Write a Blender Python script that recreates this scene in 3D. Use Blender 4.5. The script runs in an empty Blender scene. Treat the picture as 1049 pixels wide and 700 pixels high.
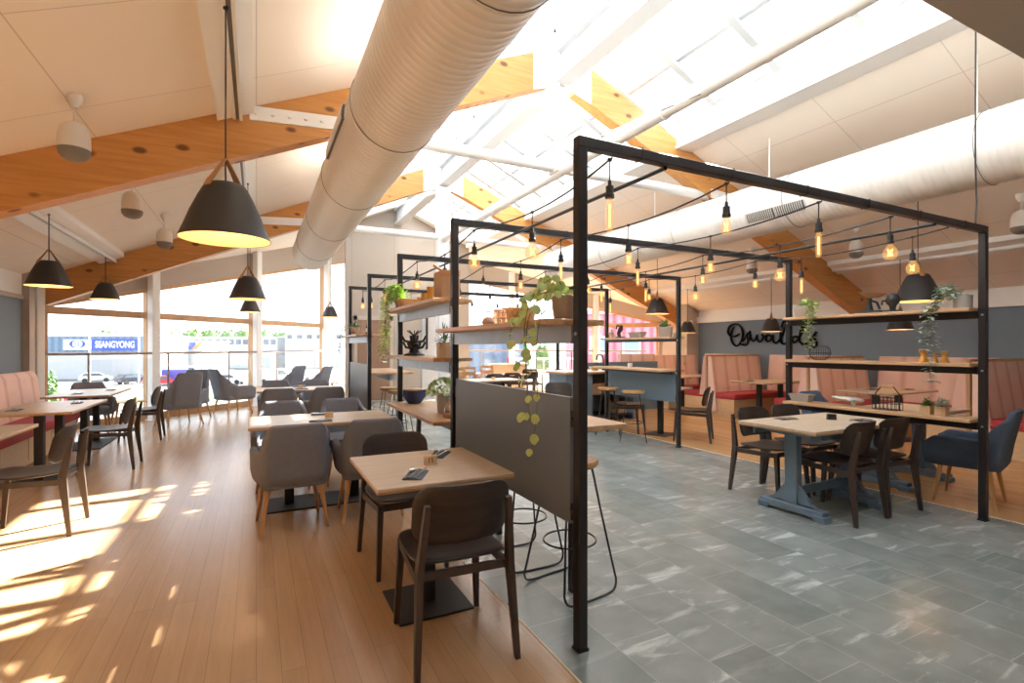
import bpy, bmesh, math, random
from mathutils import Vector, Matrix
R = math.radians; PI = math.pi
COL = bpy.context.scene.collection
random.seed(7)
YAW = 0.4651; EYE = 1.4; FPX = 521.7; HOR = 355.4
RIDGE = 3.4
def roof(x): return 5.13 - .43 * abs(x - RIDGE)
def glass_top(x):            # underside of the sloping band above the prow glazing
    xm = x if x <= RIDGE else 2 * RIDGE - x
    return 3.15 + .35 * (xm + .08)

# ---------------------------------------------------------------- materials
def new_mat(name):
    m = bpy.data.materials.new(name); m.use_nodes = True
    nt = m.node_tree; b = nt.nodes['Principled BSDF']
    return m, nt, b
def N(nt, t, **kw):
    n = nt.nodes.new(t)
    for k, v in kw.items():
        if k in n.inputs: n.inputs[k].default_value = v
        else: setattr(n, k, v)
    return n
def rgb(c): return (c[0], c[1], c[2], 1)
def mat(name, col, rough=.5, metal=0, var=.06, scale=6, bump=0, bscale=80, spec=.5, coat=0):
    m, nt, b = new_mat(name)
    b.inputs['Roughness'].default_value = rough; b.inputs['Metallic'].default_value = metal
    b.inputs['Specular IOR Level'].default_value = spec
    b.inputs['Coat Weight'].default_value = coat
    tc = N(nt, 'ShaderNodeTexCoord')
    n = N(nt, 'ShaderNodeTexNoise', Scale=scale, Detail=3.0)
    nt.links.new(tc.outputs['Object'], n.inputs['Vector'])
    mx = N(nt, 'ShaderNodeMix', data_type='RGBA')
    mx.inputs[6].default_value = rgb([max(0, x * (1 - var)) for x in col]); mx.inputs[7].default_value = rgb([min(1, x * (1 + var)) for x in col])
    nt.links.new(n.outputs['Fac'], mx.inputs[0]); nt.links.new(mx.outputs[2], b.inputs['Base Color'])
    if bump:
        n2 = N(nt, 'ShaderNodeTexNoise', Scale=bscale, Detail=2.0); nt.links.new(tc.outputs['Object'], n2.inputs['Vector'])
        bp = N(nt, 'ShaderNodeBump', Strength=bump, Distance=.004)
        nt.links.new(n2.outputs['Fac'], bp.inputs['Height']); nt.links.new(bp.outputs['Normal'], b.inputs['Normal'])
    return m
def ramp(nt, stops):
    r = N(nt, 'ShaderNodeValToRGB'); e = r.color_ramp.elements
    while len(e) < len(stops): e.new(.5)
    for i, (p, c) in enumerate(stops): e[i].position = p; e[i].color = rgb(c)
    return r
def wood(name, c1, c2, axis=1, rough=.45, scale=1.0, knots=0):
    """grain runs along the axis"""
    m, nt, b = new_mat(name); b.inputs['Roughness'].default_value = rough
    tc = N(nt, 'ShaderNodeTexCoord'); mp = N(nt, 'ShaderNodeMapping')
    sc = [14 * scale] * 3; sc[axis] = .9 * scale; mp.inputs['Scale'].default_value = sc
    nt.links.new(tc.outputs['Object'], mp.inputs['Vector'])
    n = N(nt, 'ShaderNodeTexNoise', Scale=2.2, Detail=6.0, Roughness=.6, Distortion=.4)
    nt.links.new(mp.outputs[0], n.inputs['Vector'])
    r = ramp(nt, [(.3, c1), (.7, c2)]); nt.links.new(n.outputs['Fac'], r.inputs[0])
    out = r.outputs[0]
    if knots:
        mp2 = N(nt, 'ShaderNodeMapping'); s2 = [5.5] * 3; s2[axis] = 3.0; mp2.inputs['Scale'].default_value = s2
        nt.links.new(tc.outputs['Object'], mp2.inputs['Vector'])
        v = N(nt, 'ShaderNodeTexVoronoi', Scale=knots); nt.links.new(mp2.outputs[0], v.inputs['Vector'])
        kr = ramp(nt, [(.11, (.20, .12, .08)), (.20, (1, 1, 1))]); nt.links.new(v.outputs['Distance'], kr.inputs[0])
        mm = N(nt, 'ShaderNodeMix', data_type='RGBA', blend_type='MULTIPLY'); mm.inputs[0].default_value = .9
        nt.links.new(out, mm.inputs[6]); nt.links.new(kr.outputs[0], mm.inputs[7]); out = mm.outputs[2]
    nt.links.new(out, b.inputs['Base Color'])
    return m
def floor_wood(name, c1, c2, c3):
    m, nt, b = new_mat(name); b.inputs['Roughness'].default_value = .32
    tc = N(nt, 'ShaderNodeTexCoord')
    mp = N(nt, 'ShaderNodeMapping'); mp.inputs['Rotation'].default_value = (0, 0, PI / 2)
    nt.links.new(tc.outputs['Object'], mp.inputs['Vector'])
    br = N(nt, 'ShaderNodeTexBrick', offset=.37); 
    br.inputs['Color1'].default_value = rgb(c1); br.inputs['Color2'].default_value = rgb(c2); br.inputs['Mortar'].default_value = rgb(c3)
    br.inputs['Scale'].default_value = 1; br.inputs['Mortar Size'].default_value = .0011; br.inputs['Brick Width'].default_value = 2.4; br.inputs['Row Height'].default_value = .098
    nt.links.new(mp.outputs[0], br.inputs['Vector'])
    mp2 = N(nt, 'ShaderNodeMapping'); mp2.inputs['Scale'].default_value = (22, 1.3, 1); nt.links.new(tc.outputs['Object'], mp2.inputs['Vector'])
    n = N(nt, 'ShaderNodeTexNoise', Scale=1.6, Detail=7.0, Roughness=.65, Distortion=.6); nt.links.new(mp2.outputs[0], n.inputs['Vector'])
    r = ramp(nt, [(.3, (.91, .90, .89)), (.7, (1.05, 1.05, 1.05))]); nt.links.new(n.outputs['Fac'], r.inputs[0])
    mm = N(nt, 'ShaderNodeMix', data_type='RGBA', blend_type='MULTIPLY'); mm.inputs[0].default_value = 1
    nt.links.new(br.outputs['Color'], mm.inputs[6]); nt.links.new(r.outputs[0], mm.inputs[7]); nt.links.new(mm.outputs[2], b.inputs['Base Color'])
    rr = N(nt, 'ShaderNodeMapRange'); rr.inputs[3].default_value = .23; rr.inputs[4].default_value = .28
    nt.links.new(n.outputs['Fac'], rr.inputs[0]); nt.links.new(rr.outputs[0], b.inputs['Roughness'])
    return m
def tile_mat():
    m, nt, b = new_mat('slate_tile')
    tc = N(nt, 'ShaderNodeTexCoord'); mp = N(nt, 'ShaderNodeMapping'); mp.inputs['Rotation'].default_value = (0, 0, PI / 2); mp.inputs['Location'].default_value = (.13, 0, 0)
    nt.links.new(tc.outputs['Object'], mp.inputs['Vector'])
    def brick(c1, c2, mo):
        br = N(nt, 'ShaderNodeTexBrick', offset=.5)
        br.inputs['Color1'].default_value = rgb(c1); br.inputs['Color2'].default_value = rgb(c2); br.inputs['Mortar'].default_value = rgb(mo)
        br.inputs['Scale'].default_value = 1; br.inputs['Mortar Size'].default_value = .0026; br.inputs['Brick Width'].default_value = .6; br.inputs['Row Height'].default_value = .3
        nt.links.new(mp.outputs[0], br.inputs['Vector']); return br
    br = brick((.19, .215, .20), (.268, .292, .274), (.35, .375, .355))
    sel = brick((0, 0, 0), (1, 1, 1), (0, 0, 0))
    # chalky veins, stronger on some tiles, shifted from tile to tile
    off = N(nt, 'ShaderNodeVectorMath', operation='MULTIPLY_ADD'); off.inputs[1].default_value = (7, 11, 3)
    nt.links.new(sel.outputs['Color'], off.inputs[0]); nt.links.new(tc.outputs['Object'], off.inputs[2])
    mp2 = N(nt, 'ShaderNodeMapping'); mp2.inputs['Rotation'].default_value = (0, 0, R(35)); mp2.inputs['Scale'].default_value = (1.0, 5.5, 1)
    nt.links.new(off.outputs[0], mp2.inputs['Vector'])
    n = N(nt, 'ShaderNodeTexNoise', Scale=1.5, Detail=8.0, Roughness=.62, Distortion=.9); nt.links.new(mp2.outputs[0], n.inputs['Vector'])
    r = ramp(nt, [(.545, (0, 0, 0)), (.66, (1, 1, 1))]); nt.links.new(n.outputs['Fac'], r.inputs[0])
    sr = ramp(nt, [(.5, (.16, .16, .16)), (.9, (.85, .85, .85))]); nt.links.new(sel.outputs['Color'], sr.inputs[0])
    mu = N(nt, 'ShaderNodeMath', operation='MULTIPLY'); nt.links.new(r.outputs[0], mu.inputs[0]); nt.links.new(sr.outputs[0], mu.inputs[1])
    mx = N(nt, 'ShaderNodeMix', data_type='RGBA'); mx.inputs[7].default_value = (.56, .60, .57, 1)
    nt.links.new(mu.outputs[0], mx.inputs[0]); nt.links.new(br.outputs['Color'], mx.inputs[6])
    n3 = N(nt, 'ShaderNodeTexNoise', Scale=5.0, Detail=5.0); nt.links.new(tc.outputs['Object'], n3.inputs['Vector'])
    r3 = ramp(nt, [(.3, (.82, .82, .82)), (.75, (1.12, 1.12, 1.12))]); nt.links.new(n3.outputs['Fac'], r3.inputs[0])
    mm = N(nt, 'ShaderNodeMix', data_type='RGBA', blend_type='MULTIPLY'); mm.inputs[0].default_value = 1
    nt.links.new(mx.outputs[2], mm.inputs[6]); nt.links.new(r3.outputs[0], mm.inputs[7]); nt.links.new(mm.outputs[2], b.inputs['Base Color'])
    b.inputs['Roughness'].default_value = .23
    bp = N(nt, 'ShaderNodeBump', Strength=.12, Distance=.01); nt.links.new(n.outputs['Fac'], bp.inputs['Height']); nt.links.new(bp.outputs['Normal'], b.inputs['Normal'])
    return m
def panel_mat(name, col, line, w, h, rough=.7, rot=0, ms=.006, offset=0):
    m, nt, b = new_mat(name); b.inputs['Roughness'].default_value = rough
    tc = N(nt, 'ShaderNodeTexCoord'); mp = N(nt, 'ShaderNodeMapping'); mp.inputs['Rotation'].default_value = (0, 0, rot)
    nt.links.new(tc.outputs['Object'], mp.inputs['Vector'])
    br = N(nt, 'ShaderNodeTexBrick', offset=offset)
    br.inputs['Color1'].default_value = rgb(col); br.inputs['Color2'].default_value = rgb([c * .98 for c in col]); br.inputs['Mortar'].default_value = rgb(line)
    br.inputs['Scale'].default_value = 1; br.inputs['Mortar Size'].default_value = ms; br.inputs['Brick Width'].default_value = w; br.inputs['Row Height'].default_value = h
    nt.links.new(mp.outputs[0], br.inputs['Vector']); nt.links.new(br.outputs['Color'], b.inputs['Base Color'])
    return m
def stripes(name, col, dark, axis, period, width=.2, rough=.75, soft=.12):
    m, nt, b = new_mat(name); b.inputs['Roughness'].default_value = rough
    tc = N(nt, 'ShaderNodeTexCoord'); sp = N(nt, 'ShaderNodeSeparateXYZ'); nt.links.new(tc.outputs['Object'], sp.inputs[0])
    d = N(nt, 'ShaderNodeMath', operation='DIVIDE'); d.inputs[1].default_value = period; nt.links.new(sp.outputs[axis], d.inputs[0])
    f = N(nt, 'ShaderNodeMath', operation='PINGPONG'); f.inputs[1].default_value = .5; nt.links.new(d.outputs[0], f.inputs[0])
    r = ramp(nt, [(max(0, width - soft), dark), (width + soft, col)]); nt.links.new(f.outputs[0], r.inputs[0])
    n = N(nt, 'ShaderNodeTexNoise', Scale=3.0, Detail=4.0); nt.links.new(tc.outputs['Object'], n.inputs['Vector'])
    r3 = ramp(nt, [(.3, (.93, .93, .93)), (.75, (1.06, 1.06, 1.06))]); nt.links.new(n.outputs['Fac'], r3.inputs[0])
    mm = N(nt, 'ShaderNodeMix', data_type='RGBA', blend_type='MULTIPLY'); mm.inputs[0].default_value = 1
    nt.links.new(r.outputs[0], mm.inputs[6]); nt.links.new(r3.outputs[0], mm.inputs[7]); nt.links.new(mm.outputs[2], b.inputs['Base Color'])
    return m
def glass_mat(name, tint=(1, 1, 1), gloss=.06):
    m = bpy.data.materials.new(name); m.use_nodes = True; nt = m.node_tree; nt.nodes.clear()
    o = N(nt, 'ShaderNodeOutputMaterial'); t = N(nt, 'ShaderNodeBsdfTransparent'); t.inputs[0].default_value = rgb(tint)
    g = N(nt, 'ShaderNodeBsdfGlossy'); g.inputs['Roughness'].default_value = .03
    mx = N(nt, 'ShaderNodeMixShader'); mx.inputs[0].default_value = gloss
    nt.links.new(t.outputs[0], mx.inputs[1]); nt.links.new(g.outputs[0], mx.inputs[2]); nt.links.new(mx.outputs[0], o.inputs[0])
    return m
def opal_mat(name):
    m = bpy.data.materials.new(name); m.use_nodes = True; nt = m.node_tree; nt.nodes.clear()
    o = N(nt, 'ShaderNodeOutputMaterial'); t = N(nt, 'ShaderNodeBsdfTransparent'); t.inputs[0].default_value = (.93, .95, .96, 1)
    g = N(nt, 'ShaderNodeBsdfTranslucent'); g.inputs[0].default_value = (.62, .64, .66, 1)
    mx = N(nt, 'ShaderNodeMixShader'); mx.inputs[0].default_value = .9
    nt.links.new(t.outputs[0], mx.inputs[1]); nt.links.new(g.outputs[0], mx.inputs[2]); nt.links.new(mx.outputs[0], o.inputs[0])
    return m
def emit_mat(name, col, s, clear=0.0):
    m = bpy.data.materials.new(name); m.use_nodes = True; nt = m.node_tree; nt.nodes.clear()
    o = N(nt, 'ShaderNodeOutputMaterial'); e = N(nt, 'ShaderNodeEmission'); e.inputs[0].default_value = rgb(col); e.inputs[1].default_value = s
    if clear:
        t = N(nt, 'ShaderNodeBsdfTransparent'); mx = N(nt, 'ShaderNodeMixShader'); mx.inputs[0].default_value = clear
        nt.links.new(e.outputs[0], mx.inputs[1]); nt.links.new(t.outputs[0], mx.inputs[2]); nt.links.new(mx.outputs[0], o.inputs[0])
    else: nt.links.new(e.outputs[0], o.inputs[0])
    return m

M = {}
M['floor_l'] = floor_wood('oak_floor_left', (.43, .265, .14), (.47, .30, .162), (.27, .165, .09))
M['floor_r'] = floor_wood('oak_floor_right', (.52, .29, .125), (.60, .345, .155), (.30, .165, .075))
M['tile'] = tile_mat()
M['ceiling'] = panel_mat('ceiling_panel', (.86, .80, .73), (.62, .55, .49), 1.2, 1.2, .8, ms=.004)
M['white'] = mat('white_paint', (.82, .81, .79), .5, var=.02)
M['steel_white'] = mat('white_painted_steel', (.84, .85, .86), .38, var=.02)
M['bar'] = mat('grey_white_glazing_bar', (.44, .47, .49), .45, var=.02)
M['ridge'] = mat('cool_white_ridge_steel', (.56, .59, .61), .42, var=.02)
M['taupe'] = mat('taupe_paint', (.45, .385, .33), .75, var=.03)
M['beige'] = panel_mat('beige_wall_panel', (.37, .32, .275), (.26, .225, .19), 1.1, 6, .75, ms=.006)
M['soffit'] = mat('taupe_soffit', (.50, .43, .37), .8, var=.02)
M['bluegrey'] = mat('blue_grey_paint', (.175, .23, .29), .75, var=.03)
M['bluepaint'] = mat('blue_painted_wood', (.135, .20, .265), .5, var=.1, scale=20)
M['black'] = mat('black_steel', (.030, .027, .028), .34, .4, var=.2)
M['blackmat'] = mat('matt_black', (.022, .021, .021), .6)
M['steel'] = mat('galvanised_steel', (.34, .37, .40), .42, .55, var=.15, scale=12)
M['chrome'] = mat('brushed_metal', (.6, .6, .6), .25, .9)
M['railing'] = mat('brushed_railing', (.30, .26, .23), .35, .7)
M['beam'] = wood('pine_glulam', (.50, .215, .055), (.64, .32, .10), 0, .5, .8, knots=1.0)
M['timber_y'] = wood('pine_frame', (.52, .30, .15), (.62, .38, .20), 2, .5)
M['shelf'] = wood('oak_shelf', (.42, .235, .115), (.62, .39, .215), 1, .42)
M['top'] = wood('oak_table_top', (.47, .355, .245), (.59, .465, .335), 0, .35)
M['edge'] = mat('table_edge_ply', (.42, .24, .11), .5)
M['oakleg'] = wood('oak_leg', (.46, .23, .08), (.60, .33, .13), 2, .4)
M['dark'] = wood('dark_stained_ash', (.026, .017, .013), (.050, .034, .027), 0, .42)
M['darkleg'] = wood('dark_stained_leg', (.040, .026, .020), (.068, .047, .037), 2, .45)
M['fabric'] = mat('grey_wool', (.185, .19, .22), .9, var=.12, scale=30, bump=.5, bscale=350, spec=.2)
M['fabric2'] = mat('slate_wool', (.20, .215, .26), .9, var=.12, scale=30, bump=.5, bscale=350, spec=.2)
M['fabricb'] = mat('navy_wool', (.085, .115, .17), .9, var=.12, scale=30, bump=.5, bscale=350, spec=.2)
M['greypanel'] = mat('grey_laminate', (.155, .19, .245), .42, var=.03)
M['pinkx'] = stripes('pink_channel_fabric', (.76, .54, .47), (.60, .36, .31), 0, .34, .07)
M['pinky'] = stripes('pink_channel_fabric_wall', (.76, .54, .47), (.60, .36, .31), 1, .42, .05)
M['pinkpale'] = mat('pale_pink_fabric', (.74, .55, .48), .8)
M['red'] = mat('red_seat_fabric', (.42, .045, .050), .7, var=.1, scale=20)
M['plinth'] = wood('maple_plinth', (.56, .37, .21), (.66, .46, .28), 0, .45)
M['duct'] = mat('painted_duct', (.76, .72, .68), .42, var=.02)
M['grille'] = mat('grey_grille', (.16, .15, .145), .5, .3)
M['shade'] = mat('charcoal_shade', (.028, .026, .027), .5)
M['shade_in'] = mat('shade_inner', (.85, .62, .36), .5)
M['leather'] = mat('tan_leather', (.42, .20, .075), .5)
M['speaker'] = mat('speaker_white', (.72, .68, .63), .4)
M['speaker_g'] = mat('speaker_grille', (.20, .185, .17), .6)
M['bulb'] = emit_mat('bulb_glass', (1, .50, .16), .55, .72)
M['filament'] = emit_mat('bulb_filament', (1, .42, .09), 3.2)
M['lamp'] = emit_mat('pendant_bulb', (1, .75, .42), 9)
M['glass'] = glass_mat('window_glass', (.97, .98, .98), .035)
M['glassr'] = glass_mat('balustrade_glass', (.95, .97, .97), .05)
M['glassj'] = glass_mat('jar_glass', (.80, .62, .45), .22)
M['sky_l'] = glass_mat('skylight_glass', (.95, .97, .98), .02)
M['opal'] = opal_mat('added_skylight_diffuser')  # diffusing panes added to hold back direct sun and soften the daylight
M['leaf1'] = mat('leaf_lime', (.42, .55, .20), .5, var=.35, scale=25)
M['leaf4'] = mat('leaf_bright', (.50, .68, .16), .5, var=.3, scale=25)
M['leaf2'] = mat('leaf_green', (.085, .22, .04), .5, var=.4, scale=25)
M['leaf3'] = mat('leaf_silver', (.42, .50, .40), .6, var=.25, scale=25)
M['stem'] = mat('plant_stem', (.12, .14, .05), .6)
M['stoneware'] = mat('clay_pot', (.40, .31, .26), .8, var=.1)
M['concrete'] = mat('grey_pot', (.33, .31, .29), .85, var=.12, bump=.3)
M['wicker'] = mat('wicker', (.52, .32, .15), .7, var=.3, scale=60, bump=.8, bscale=120)
M['boxwood'] = wood('light_box_wood', (.52, .33, .18), (.66, .46, .28), 2, .6)
M['crate'] = wood('crate_wood', (.42, .24, .12), (.50, .31, .165), 2, .6)
M['brass'] = mat('yellow_glaze', (.62, .30, .05), .3, .2)
M['bowl'] = mat('blue_glaze', (.02, .045, .16), .22, var=.4, scale=10)
M['napkin'] = mat('slate_napkin', (.085, .095, .115), .85, bump=.4)
M['cutlery'] = mat('cutlery_steel', (.75, .74, .72), .2, .9)
M['copper'] = mat('copper', (.7, .35, .2), .3, .8)
M['soil'] = mat('soil', (.04, .03, .02), .9)
M['ink'] = mat('black_ink', (.008, .008, .009), .8, spec=.15)
M['paper'] = mat('white_card', (.8, .8, .78), .6)
M['door'] = wood('brown_door', (.22, .13, .085), (.28, .17, .115), 2, .5)
M['cream'] = mat('cream_board', (.72, .60, .44), .6)
# outdoors
M['asphalt'] = mat('pale_asphalt', (.12, .12, .12), .9, var=.1, scale=.3)
M['clad'] = stripes('blue_grey_cladding', (.16, .24, .33), (.11, .17, .25), 0, 1.2, .25, .6)
M['clad2'] = stripes('pink_red_corrugation', (.72, .26, .30), (.50, .10, .15), 0, .62, .2, .5)
M['signblue'] = mat('sign_blue', (.045, .09, .55), .5, var=.02)
M['signwhite'] = mat('sign_white', (.8, .8, .8), .5, var=.02)
M['orange'] = mat('orange_stripe', (.8, .22, .06), .5)
M['roofw'] = mat('white_roof_membrane', (.52, .52, .53), .6)
M['wallw'] = mat('pale_render', (.46, .47, .49), .7)
M['winout'] = mat('dark_window', (.10, .12, .15), .2)
M['winblue'] = mat('pale_blue_window', (.30, .45, .58), .3)
M['tree'] = mat('tree_leaves', (.13, .24, .07), .8, var=.5, scale=.5)
M['trunk'] = mat('tree_bark', (.12, .09, .06), .9)
M['carblack'] = mat('black_car_paint', (.05, .055, .07), .25, .3)
M['carred'] = mat('red_car_paint', (.5, .04, .06), .3)
M['carwhite'] = mat('white_car_paint', (.7, .7, .7), .3)
M['carblue'] = mat('blue_car_paint', (.06, .09, .4), .3)
M['tyre'] = mat('tyre_rubber', (.02, .02, .02), .8)
M['grass'] = mat('grass_verge', (.30, .38, .12), .9, var=.3, scale=2)

# ---------------------------------------------------------------- mesh builder
class MB:
    def __init__(s): s.v = []; s.f = []; s.sm = []; s.mi = []
    def add(s, vs, fs, smooth=False, mi=0, mx=None):
        o = len(s.v)
        for p in vs:
            p = Vector(p)
            if mx is not None: p = mx @ p
            s.v.append(p)
        for q in fs: s.f.append([i + o for i in q]); s.sm.append(smooth); s.mi.append(mi)
        return s
    def box(s, x0, x1, y0, y1, z0, z1, mi=0, mx=None):
        vs = [(x, y, z) for x in (x0, x1) for y in (y0, y1) for z in (z0, z1)]
        return s.add(vs, [(0, 1, 3, 2), (4, 6, 7, 5), (0, 4, 5, 1), (2, 3, 7, 6), (0, 2, 6, 4), (1, 5, 7, 3)], False, mi, mx)
    def rbox(s, x0, x1, y0, y1, z0, z1, r=.01, seg=2, mi=0, mx=None):
        bm = bmesh.new(); bmesh.ops.create_cube(bm, size=1)
        for v in bm.verts: v.co = Vector(((x0 + x1) / 2 + v.co.x * (x1 - x0), (y0 + y1) / 2 + v.co.y * (y1 - y0), (z0 + z1) / 2 + v.co.z * (z1 - z0)))
        bmesh.ops.bevel(bm, geom=bm.edges[:], offset=r, segments=seg, profile=.5, affect='EDGES')
        bm.verts.index_update()
        s.add([v.co.copy() for v in bm.verts], [[v.index for v in f.verts] for f in bm.faces], True if seg > 1 else False, mi, mx)
        bm.free(); return s
    def bar(s, p0, p1, w, h, w1=None, h1=None, up=(0, 0, 1), mi=0):
        p0 = Vector(p0); p1 = Vector(p1); d = (p1 - p0).normalized(); u = Vector(up)
        if abs(d.dot(u)) > .95: u = Vector((0, 1, 0))
        a = d.cross(u).normalized(); b = a.cross(d).normalized()
        w1 = w if w1 is None else w1; h1 = h if h1 is None else h1; vs = []
        for p, ww, hh in ((p0, w, h), (p1, w1, h1)):
            for sx, sy in ((-1, -1), (1, -1), (1, 1), (-1, 1)): vs.append(p + a * ww / 2 * sx + b * hh / 2 * sy)
        return s.add(vs, [(3, 2, 1, 0), (4, 5, 6, 7), (0, 1, 5, 4), (1, 2, 6, 5), (2, 3, 7, 6), (3, 0, 4, 7)], False, mi)
    def tube(s, pts, r, n=8, closed=False, mi=0):
        pts = [Vector(p) for p in pts]; rs = r if isinstance(r, (list, tuple)) else [r] * len(pts)
        vs = []; prev = None; L = len(pts)
        for i, p in enumerate(pts):
            if closed: t = (pts[(i + 1) % L] - pts[i - 1])
            else: t = pts[min(i + 1, L - 1)] - pts[max(i - 1, 0)]
            t = t.normalized() if t.length > 1e-9 else Vector((0, 0, 1))
            if prev is None:
                a = Vector((0, 0, 1)) if abs(t.z) < .9 else Vector((1, 0, 0)); prev = (a - t * a.dot(t)).normalized()
            else:
                prev = prev - t * prev.dot(t)
                prev = prev.normalized() if prev.length > 1e-6 else t.orthogonal().normalized()
            b = t.cross(prev)
            for k in range(n): vs.append(p + (prev * math.cos(2 * PI * k / n) + b * math.sin(2 * PI * k / n)) * rs[i])
        fs = []
        for i in range(L if closed else L - 1):
            j = (i + 1) % L
            for k in range(n): fs.append((i * n + k, i * n + (k + 1) % n, j * n + (k + 1) % n, j * n + k))
        if not closed: fs += [list(range(n))[::-1], [(L - 1) * n + k for k in range(n)]]
        return s.add(vs, fs, True, mi)
    def cyl(s, p0, p1, r0, r1=None, n=16, mi=0): return s.tube([p0, p1], [r0, r0 if r1 is None else r1], n, mi=mi)
    def lathe(s, prof, n=24, c=(0, 0, 0), mi=0, mx=None):
        c = Vector(c); vs = []; fs = []
        for r, z in prof:
            for k in range(n): vs.append(c + Vector((r * math.cos(2 * PI * k / n), r * math.sin(2 * PI * k / n), z)))
        for i in range(len(prof) - 1):
            for k in range(n): fs.append((i * n + k, i * n + (k + 1) % n, (i + 1) * n + (k + 1) % n, (i + 1) * n + k))
        return s.add(vs, fs, True, mi, mx)
    def prism(s, poly, z0, z1, mi=0, mx=None):
        n = len(poly); vs = [(x, y, z0) for x, y in poly] + [(x, y, z1) for x, y in poly]
        fs = [list(range(n))[::-1], [n + i for i in range(n)]] + [(i, (i + 1) % n, n + (i + 1) % n, n + i) for i in range(n)]
        return s.add(vs, fs, False, mi, mx)
    def poly3(s, bottom, top, mi=0):       # two matching 3-D rings joined
        n = len(bottom); fs = [list(range(n))[::-1], [n + i for i in range(n)]] + [(i, (i + 1) % n, n + (i + 1) % n, n + i) for i in range(n)]
        return s.add(list(bottom) + list(top), fs, False, mi)
    def rpanel(s, w, h, r, fn, th, mi=0, nseg=5, rings=(1, .96, .8, .55, .25)):
        """rounded rectangle in (u,v) mapped by fn(u,v)->Vector; thickness th along fn normal"""
        out = []
        for cx, cy, a0 in ((w / 2 - r, h / 2 - r, 0), (-w / 2 + r, h / 2 - r, 90), (-w / 2 + r, -h / 2 + r, 180), (w / 2 - r, -h / 2 + r, 270)):
            for k in range(nseg + 1):
                a = R(a0 + 90 * k / nseg); out.append((cx + r * math.cos(a), cy + r * math.sin(a)))
        # extra points on straight sides for curvature
        full = []
        for i in range(len(out)):
            a = out[i]; b = out[(i + 1) % len(out)]; full.append(a)
            L = math.hypot(b[0] - a[0], b[1] - a[1]); k = int(L / (.2 * max(w, h)))
            for j in range(1, k + 1): full.append((a[0] + (b[0] - a[0]) * j / (k + 1), a[1] + (b[1] - a[1]) * j / (k + 1)))
        n = len(full); e = 1e-3; vs = []; fs = []
        def nor(u, v):
            p = fn(u, v); return (fn(u + e, v) - p).cross(fn(u, v + e) - p).normalized()
        for side in (1, -1):
            for ri, sc in enumerate(rings):
                off = th / 2 * side * (.55 if ri == 0 else 1)
                for (u, v) in full: vs.append(fn(u * sc, v * sc) + nor(u * sc, v * sc) * off)
            vs.append(fn(0, 0) + nor(0, 0) * th / 2 * side)
        per = len(rings) * n + 1
        for si in (0, 1):
            o = si * per
            for ri in range(len(rings) - 1):
                for k in range(n):
                    q = (o + ri * n + k, o + ri * n + (k + 1) % n, o + (ri + 1) * n + (k + 1) % n, o + (ri + 1) * n + k)
                    fs.append(q if si == 0 else q[::-1])
            for k in range(n):
                q = (o + (len(rings) - 1) * n + k, o + (len(rings) - 1) * n + (k + 1) % n, o + per - 1); fs.append(q if si == 0 else q[::-1])
        for k in range(n): fs.append((k, per + k, per + (k + 1) % n, (k + 1) % n))
        return s.add(vs, fs, True, mi)
    def build(s, name, mats, parent=None, loc=None):
        me = bpy.data.meshes.new(name); me.from_pydata([tuple(v) for v in s.v], [], s.f)
        mats = mats if isinstance(mats, (list, tuple)) else [mats]
        for m in mats: me.materials.append(m)
        me.polygons.foreach_set('use_smooth', s.sm); me.polygons.foreach_set('material_index', s.mi)
        me.update()
        if any(s.sm):
            bm = bmesh.new(); bm.from_mesh(me)
            for e in bm.edges:
                if len(e.link_faces) == 2 and e.calc_face_angle(0) > R(38): e.smooth = False
            bm.to_mesh(me); bm.free()
        o = bpy.data.objects.new(name, me); COL.objects.link(o)
        if parent: o.parent = parent
        if loc: o.location = loc
        return o

def tag(o, label=None, cat=None, group=None, kind=None):
    if label: o['label'] = label
    if cat: o['category'] = cat
    if group: o['group'] = group
    if kind: o['kind'] = kind
    return o
def thing(name, label, cat, loc=(0, 0, 0), rz=0, group=None, kind=None):
    o = bpy.data.objects.new(name, None); COL.objects.link(o); o.location = loc; o.rotation_euler = (0, 0, rz); o.empty_display_size = .1
    return tag(o, label, cat, group, kind)
KIDS = {}
def copy_tree(o, parent=None):
    c = o.copy(); COL.objects.link(c); c.parent = parent
    for ch in list(o.children): copy_tree(ch, c)
    return c
USED = set()
def place(proto, loc, rz, label, group=None, scale=None, cat=None):
    if proto.name in USED: o = copy_tree(proto)
    else: o = proto; USED.add(proto.name)
    o.location = loc; o.rotation_euler = (0, 0, rz)
    if scale: o.scale = (scale,) * 3
    o['label'] = label
    if group: o['group'] = group
    if cat: o['category'] = cat
    return o
def struct(name, mb, m, label, cat=None):
    o = mb.build(name, m); return tag(o, label, cat or name.split('_')[0].rstrip('s'), kind='structure')
def leaf(mb, p, d, up, L, W, mi=0, fold=.15):
    d = d.normalized(); a = d.cross(up)
    a = a.normalized() if a.length > 1e-4 else d.orthogonal().normalized(); n = a.cross(d)
    vs = [p, p + d * L * .3 + a * W * .45 + n * W * fold, p + d * L * .7 + a * W * .42 + n * W * fold, p + d * L, p + d * L * .7 - a * W * .42 + n * W * fold, p + d * L * .3 - a * W * .45 + n * W * fold, p + d * L * .5]
    mb.add(vs, [(0, 1, 6), (1, 2, 6), (2, 3, 6), (3, 4, 6), (4, 5, 6), (5, 0, 6)], True, mi)
def disc(mb, p, n, r):
    n = n.normalized(); a = n.orthogonal().normalized(); b = n.cross(a); k = 9
    mb.add([p + n * r * .12] + [p + (a * math.cos(2 * PI * i / k) + b * math.sin(2 * PI * i / k)) * r * (.72 if i == 0 else 1) for i in range(k)], [(0, 1 + i, 1 + (i + 1) % k) for i in range(k)], True)
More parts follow.
